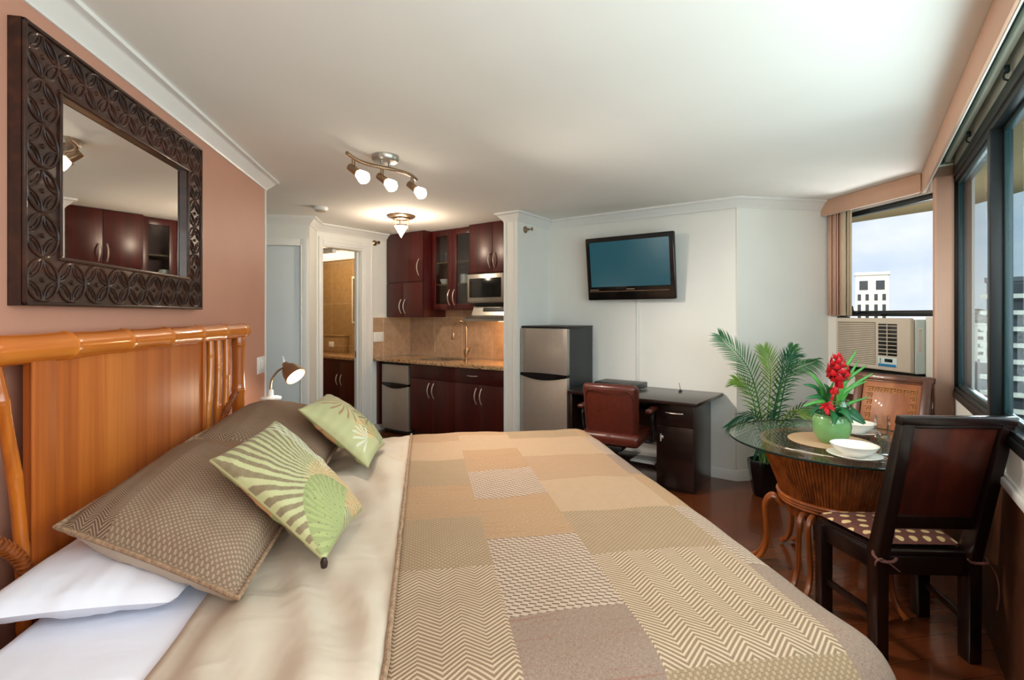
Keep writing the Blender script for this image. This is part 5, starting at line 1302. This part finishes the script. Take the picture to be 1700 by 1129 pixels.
# ------------------------------------------------------------------ dining chairs
def dining_chair(label, loc, rotz, panel, carved, ties):
    """local +y is the way the sitter faces; origin on the floor between the rear legs"""
    t = thing('dining_chair', label, 'chair', loc, rotz, 'dark wooden dining chairs')
    hb_, hf, D, SZ, T = .185, .225, .315, .44, 1.04
    lean = .17
    def bp(x, z): return Vector((x, -lean * max(0, (z - SZ)) / (T - SZ) if z > SZ else 0.05 * 0, z))
    for e in (-1, 1):
        b = B()
        x0, x1 = e * hb_ - .024, e * hb_ + .024
        b.prism([(x0, -.030, 0), (x0, .030, 0), (x0, .034, SZ), (x0, -lean + .028, T - .004), (x0, -lean - .012, T - .004), (x0, -.034, SZ - .02)], (x1 - x0, 0, 0), .004); b.done('rear_leg', M['chair_dark'] if not carved else M['chair_copper_dark'], t)
        b = B(); b.box(e * hf - .027, e * hf + .027, D - .027, D + .027, 0, SZ - .01, .004); b.done('front_leg', M['chair_dark'], t)
        b = B(); b.prism([(e * hb_ - .013, .03, SZ - .085), (e * hb_ + .013, .03, SZ - .085), (e * hf + .013, D - .02, SZ - .085), (e * hf - .013, D - .02, SZ - .085)], (0, 0, .075), .003); b.done('side_rail', M['chair_dark'], t)
        b = B(); b.prism([(e * hb_ - .010, .03, .15), (e * hb_ + .010, .03, .15), (e * hf + .010, D - .02, .15), (e * hf - .010, D - .02, .15)], (0, 0, .03), .003); b.done('stretcher', M['chair_dark'], t)
    b = B(); b.box(-hf, hf, D - .012, D + .012, SZ - .085, SZ - .01, .003); b.done('front_rail', M['chair_dark'], t)
    b = B(); b.box(-hb_, hb_, -.018, .018, SZ - .085, SZ - .01, .003); b.done('rear_rail', M['chair_dark'], t)
    b = B(); b.prism([(-hb_ + .02, -.01, SZ - .012), (hb_ - .02, -.01, SZ - .012), (hf + .02, D + .024, SZ - .012), (-hf - .02, D + .024, SZ - .012)], (0, 0, .022), .004); b.done('seat', M['chair_dark'], t)
    sl = lean / (T - SZ)
    def slanted(b, x0, x1, z0, z1, th, y_off, bev=.003):
        ya, yb = -sl * (z0 - SZ) + y_off, -sl * (z1 - SZ) + y_off
        b.prism([(x0, ya - th / 2, z0), (x0, ya + th / 2, z0), (x0, yb + th / 2, z1), (x0, yb - th / 2, z1)], (x1 - x0, 0, 0), bev)
    b = B(); slanted(b, -hb_ + .026, hb_ - .026, SZ + .165, T - .045, .018, .008); b.done('back_panel', panel, t)
    b = B(); slanted(b, -hb_ - .03, hb_ + .03, T - .034, T + .002, .042, .006, .005); slanted(b, -hb_ - .022, hb_ + .022, T - .046, T - .034, .034, .006, .003); b.done('top_rail', M['chair_dark'] if not carved else M['chair_copper_dark'], t)
    b = B(); slanted(b, -hb_ + .026, hb_ - .026, SZ + .115, SZ + .17, .026, .006); b.done('lower_rail', M['chair_dark'], t)
    if carved:
        b = B(); z0, z1 = SZ + .20, T - .075; w = hb_ - .045
        def key(x, z, s):
            y = -sl * (z - SZ) + .020
            for (a, c, d, e2) in ((-.5, .5, .38, .5), (-.5, -.38, -.5, .5), (-.5, .2, -.5, -.38), (.08, .2, -.5, .1), (-.2, .2, -.02, .1)):
                b.box(x + a * s, x + c * s, y - .006, y + .004, z + d * s, z + e2 * s, .001, 1)
        s = .034; k = -w + .02
        n = 8
        for i in range(n): key(-w + .02 + (2 * w - .04) * i / (n - 1), z1 - .02, s)
        for i in range(1, 9):
            z = z1 - .02 - i * .042
            if z > z0: key(-w + .02, z, s); key(w - .02, z, s)
        b.done('carved_border', M['carving'], t)
    # dotted seat pad
    b = B(); n = 18
    def pad(side):
        def f(i, j):
            s, q = i / n, j / n; a, c = 2 * s - 1, 2 * q - 1
            hwid_ = (hb_ - .015) * (1 - q) + (hf + .022) * q
            h = max((1 - abs(a) ** 5) * (1 - abs(c) ** 5), 0) ** .5
            rc = 1 - .03 * (abs(a) ** 6) * (abs(c) ** 6)
            return (a * hwid_ * rc, .02 + (D + .008) * q, SZ + .027 + (.022 if side > 0 else -.015) * h)
        return f
    for side in (1, -1): b.grid(pad(side), n, n, lambda i, j: (i / n * .42, j / n * .40))
    pd = b.done('seat_pad', M['dots'], t, angle=60, weld=True)
    if ties:
        for e in (-1, 1):
            x = e * (hb_ + .005)
            b = B(); b.tube(spline([(x - e * .03, .03, SZ + .02), (x + e * .028, -.02, SZ + .005), (x + e * .02, -.055, SZ - .01), (x - e * .03, -.05, SZ - .015), (x - e * .05, -.045, SZ - .002)], 6), .006, 6, flat=.5)
            if e > 0: b.tube(spline([(x + .02, -.05, SZ), (x + .05, -.06, SZ - .06), (x + .06, -.06, SZ - .13), (x + .055, -.055, SZ - .20)], 6), .006, 6, flat=.5)
            else: b.tube(bez((x - .01, -.05, SZ - .005), (x - .05, -.07, SZ + .01), (x - .04, -.05, SZ - .03), 8), .006, 6, flat=.5); b.tube([(x, -.05, SZ - .01), (x + .05, -.06, SZ - .05)], .006, 6, flat=.5)
            b.done('tie', M['dots'], pd)
    return t
dining_chair('dark dining chair with dotted seat pad, its back to the camera', (2.045, 1.755, 0), math.radians(-12), M['chair_panel'], False, True)
dining_chair('copper brown carved-back dining chair between table and air conditioner', (2.84, 2.70, 0), math.radians(113), M['chair_copper'], True, False)

# ------------------------------------------------------------------ outside
def away(px, d, z=0.0):
    r = (px - 850.0) / 830.0; p = FW * d + RT * (r * d); return Vector((p.x, p.y, z))
oh = [(XA + .12, 2.86), (XA + .12, YS + 1.0), (4.75, 4.9), (4.95, 4.3), (5.1, 3.9), (4.9, 3.2), (4.2, 2.4), (0.35, -1.45), (-.30, -1.10)]
b = B(); b.prism([(x, y, H + .03) for x, y in oh], (0, 0, .25)); struct(b.done('slab_overhang', M['concrete'], smooth=False), 'tan concrete overhang outside the windows', 'overhang')
def building(label, px0, px1, d, z0, z1, mat, cols, rows, win, group=None, rot=None, ww=.5, wh=.55, top=0.0, bands=False):
    c = away((px0 + px1) / 2, d); w = (px1 - px0) / 830.0 * d; dep = w * .8
    ang = math.atan2(-(c.x), c.y) if rot is None else rot
    t = thing('tower', label, 'building', (c.x, c.y, z0), ang, group)
    hgt = z1 - z0
    b = B(); b.box(-w / 2, w / 2, 0, dep, 0, hgt); b.done('wall', mat, t, smooth=False)
    b = B(); b.box(-w / 2 - .3, w / 2 + .3, -.3, dep, hgt + .02, hgt + .9); b.done('roof_parapet', mat, t, smooth=False)
    fh = 3.2
    for r in range(rows):
        z = hgt - top - 2.8 - r * fh
        if z < 0: break
        if bands:
            b = B(); b.box(-w / 2 - .9, w / 2 + .9, -1.2, .02, z - .5, z + .35); b.done('balcony', M['tower_white'], t, smooth=False)
            b = B(); b.box(-w / 2 + .2, w / 2 - .2, -.06, .02, z + .4, z + 2.4); b.done('window', win, t, smooth=False)
        else:
            for k in range(cols):
                x = -w / 2 + (k + .5) * w / cols
                b = B(); b.box(x - w / cols * ww / 2, x + w / cols * ww / 2, -.12, .02, z, z + fh * wh); b.done('window', win, t, smooth=False)
    return t
ct_ = building('cream tower with dark window columns outside the small window', 1425, 1470, 150, -60, 13.4, M['tower_cream'], 2, 1, M['window_far'], ww=.52, wh=.85, top=1.6)
for r in range(5):
    for x in (-3.1, -1.15, 1.0, 2.95):
        b = B(); b.box(x - .42, x + .42, -.12, .02, 73.4 - 7.6 - r * 3.1, 73.4 - 5.7 - r * 3.1); b.done('window', M['window_far'], ct_, smooth=False)
building('pale white tower in the middle of the big window view', 1606, 1650, 210, -70, -3.0, M['tower_white'], 3, 14, M['window_far'], ww=.45, wh=.45)
building('low grey flat-roofed building below the pale tower', 1596, 1652, 130, -70, -12.0, M['tower_grey'], 4, 10, M['window_far'])
building('dark grey balcony tower at the right of the big window', 1662, 1790, 95, -70, 8.0, M['tower_grey'], 1, 16, M['window_far'], bands=True)
building('white slab block at the far right beyond the balcony tower', 1800, 1990, 70, -70, 5.5, M['tower_white'], 5, 14, M['window_far'])
q = N('hillside_town')
f = q.noise(q.coord('Object', (.02, .02, .05)), 1.0, 6, .7)
q.set(col=q.ramp(f, [(.40, srgb(58, 70, 66)), (.52, srgb(84, 92, 84)), (.58, srgb(176, 172, 160)), (.66, srgb(92, 98, 92))]), rough=1.0); M['hill'] = q.m
b = B()
def hill(i, j):
    px = 1575 + i * 10; c = away(px, 2600 + j * 500)
    h = (-70, 40 + 26 * noise.noise((i * .23, 3, 1)) + 9 * noise.noise((i * .9, 5, 2)), -60)[j]
    return (c.x, c.y, h)
b.grid(hill, 60, 2); struct(b.done('ground_hills', M['hill'], angle=180), 'distant hillside town on the horizon', 'hills')
q = N('city_ground'); f = q.noise(q.coord('Object', (.02, .02, .02)), 1.0, 5, .7)
q.set(col=q.ramp(f, [(.4, srgb(74, 88, 76)), (.6, srgb(150, 150, 142))]), rough=1.0); M['city'] = q.m
b = B(); b.box(-200, 4500, -2500, 4500, -71, -70); struct(b.done('ground_city', M['city'], smooth=False), 'city ground far below the windows', 'ground')
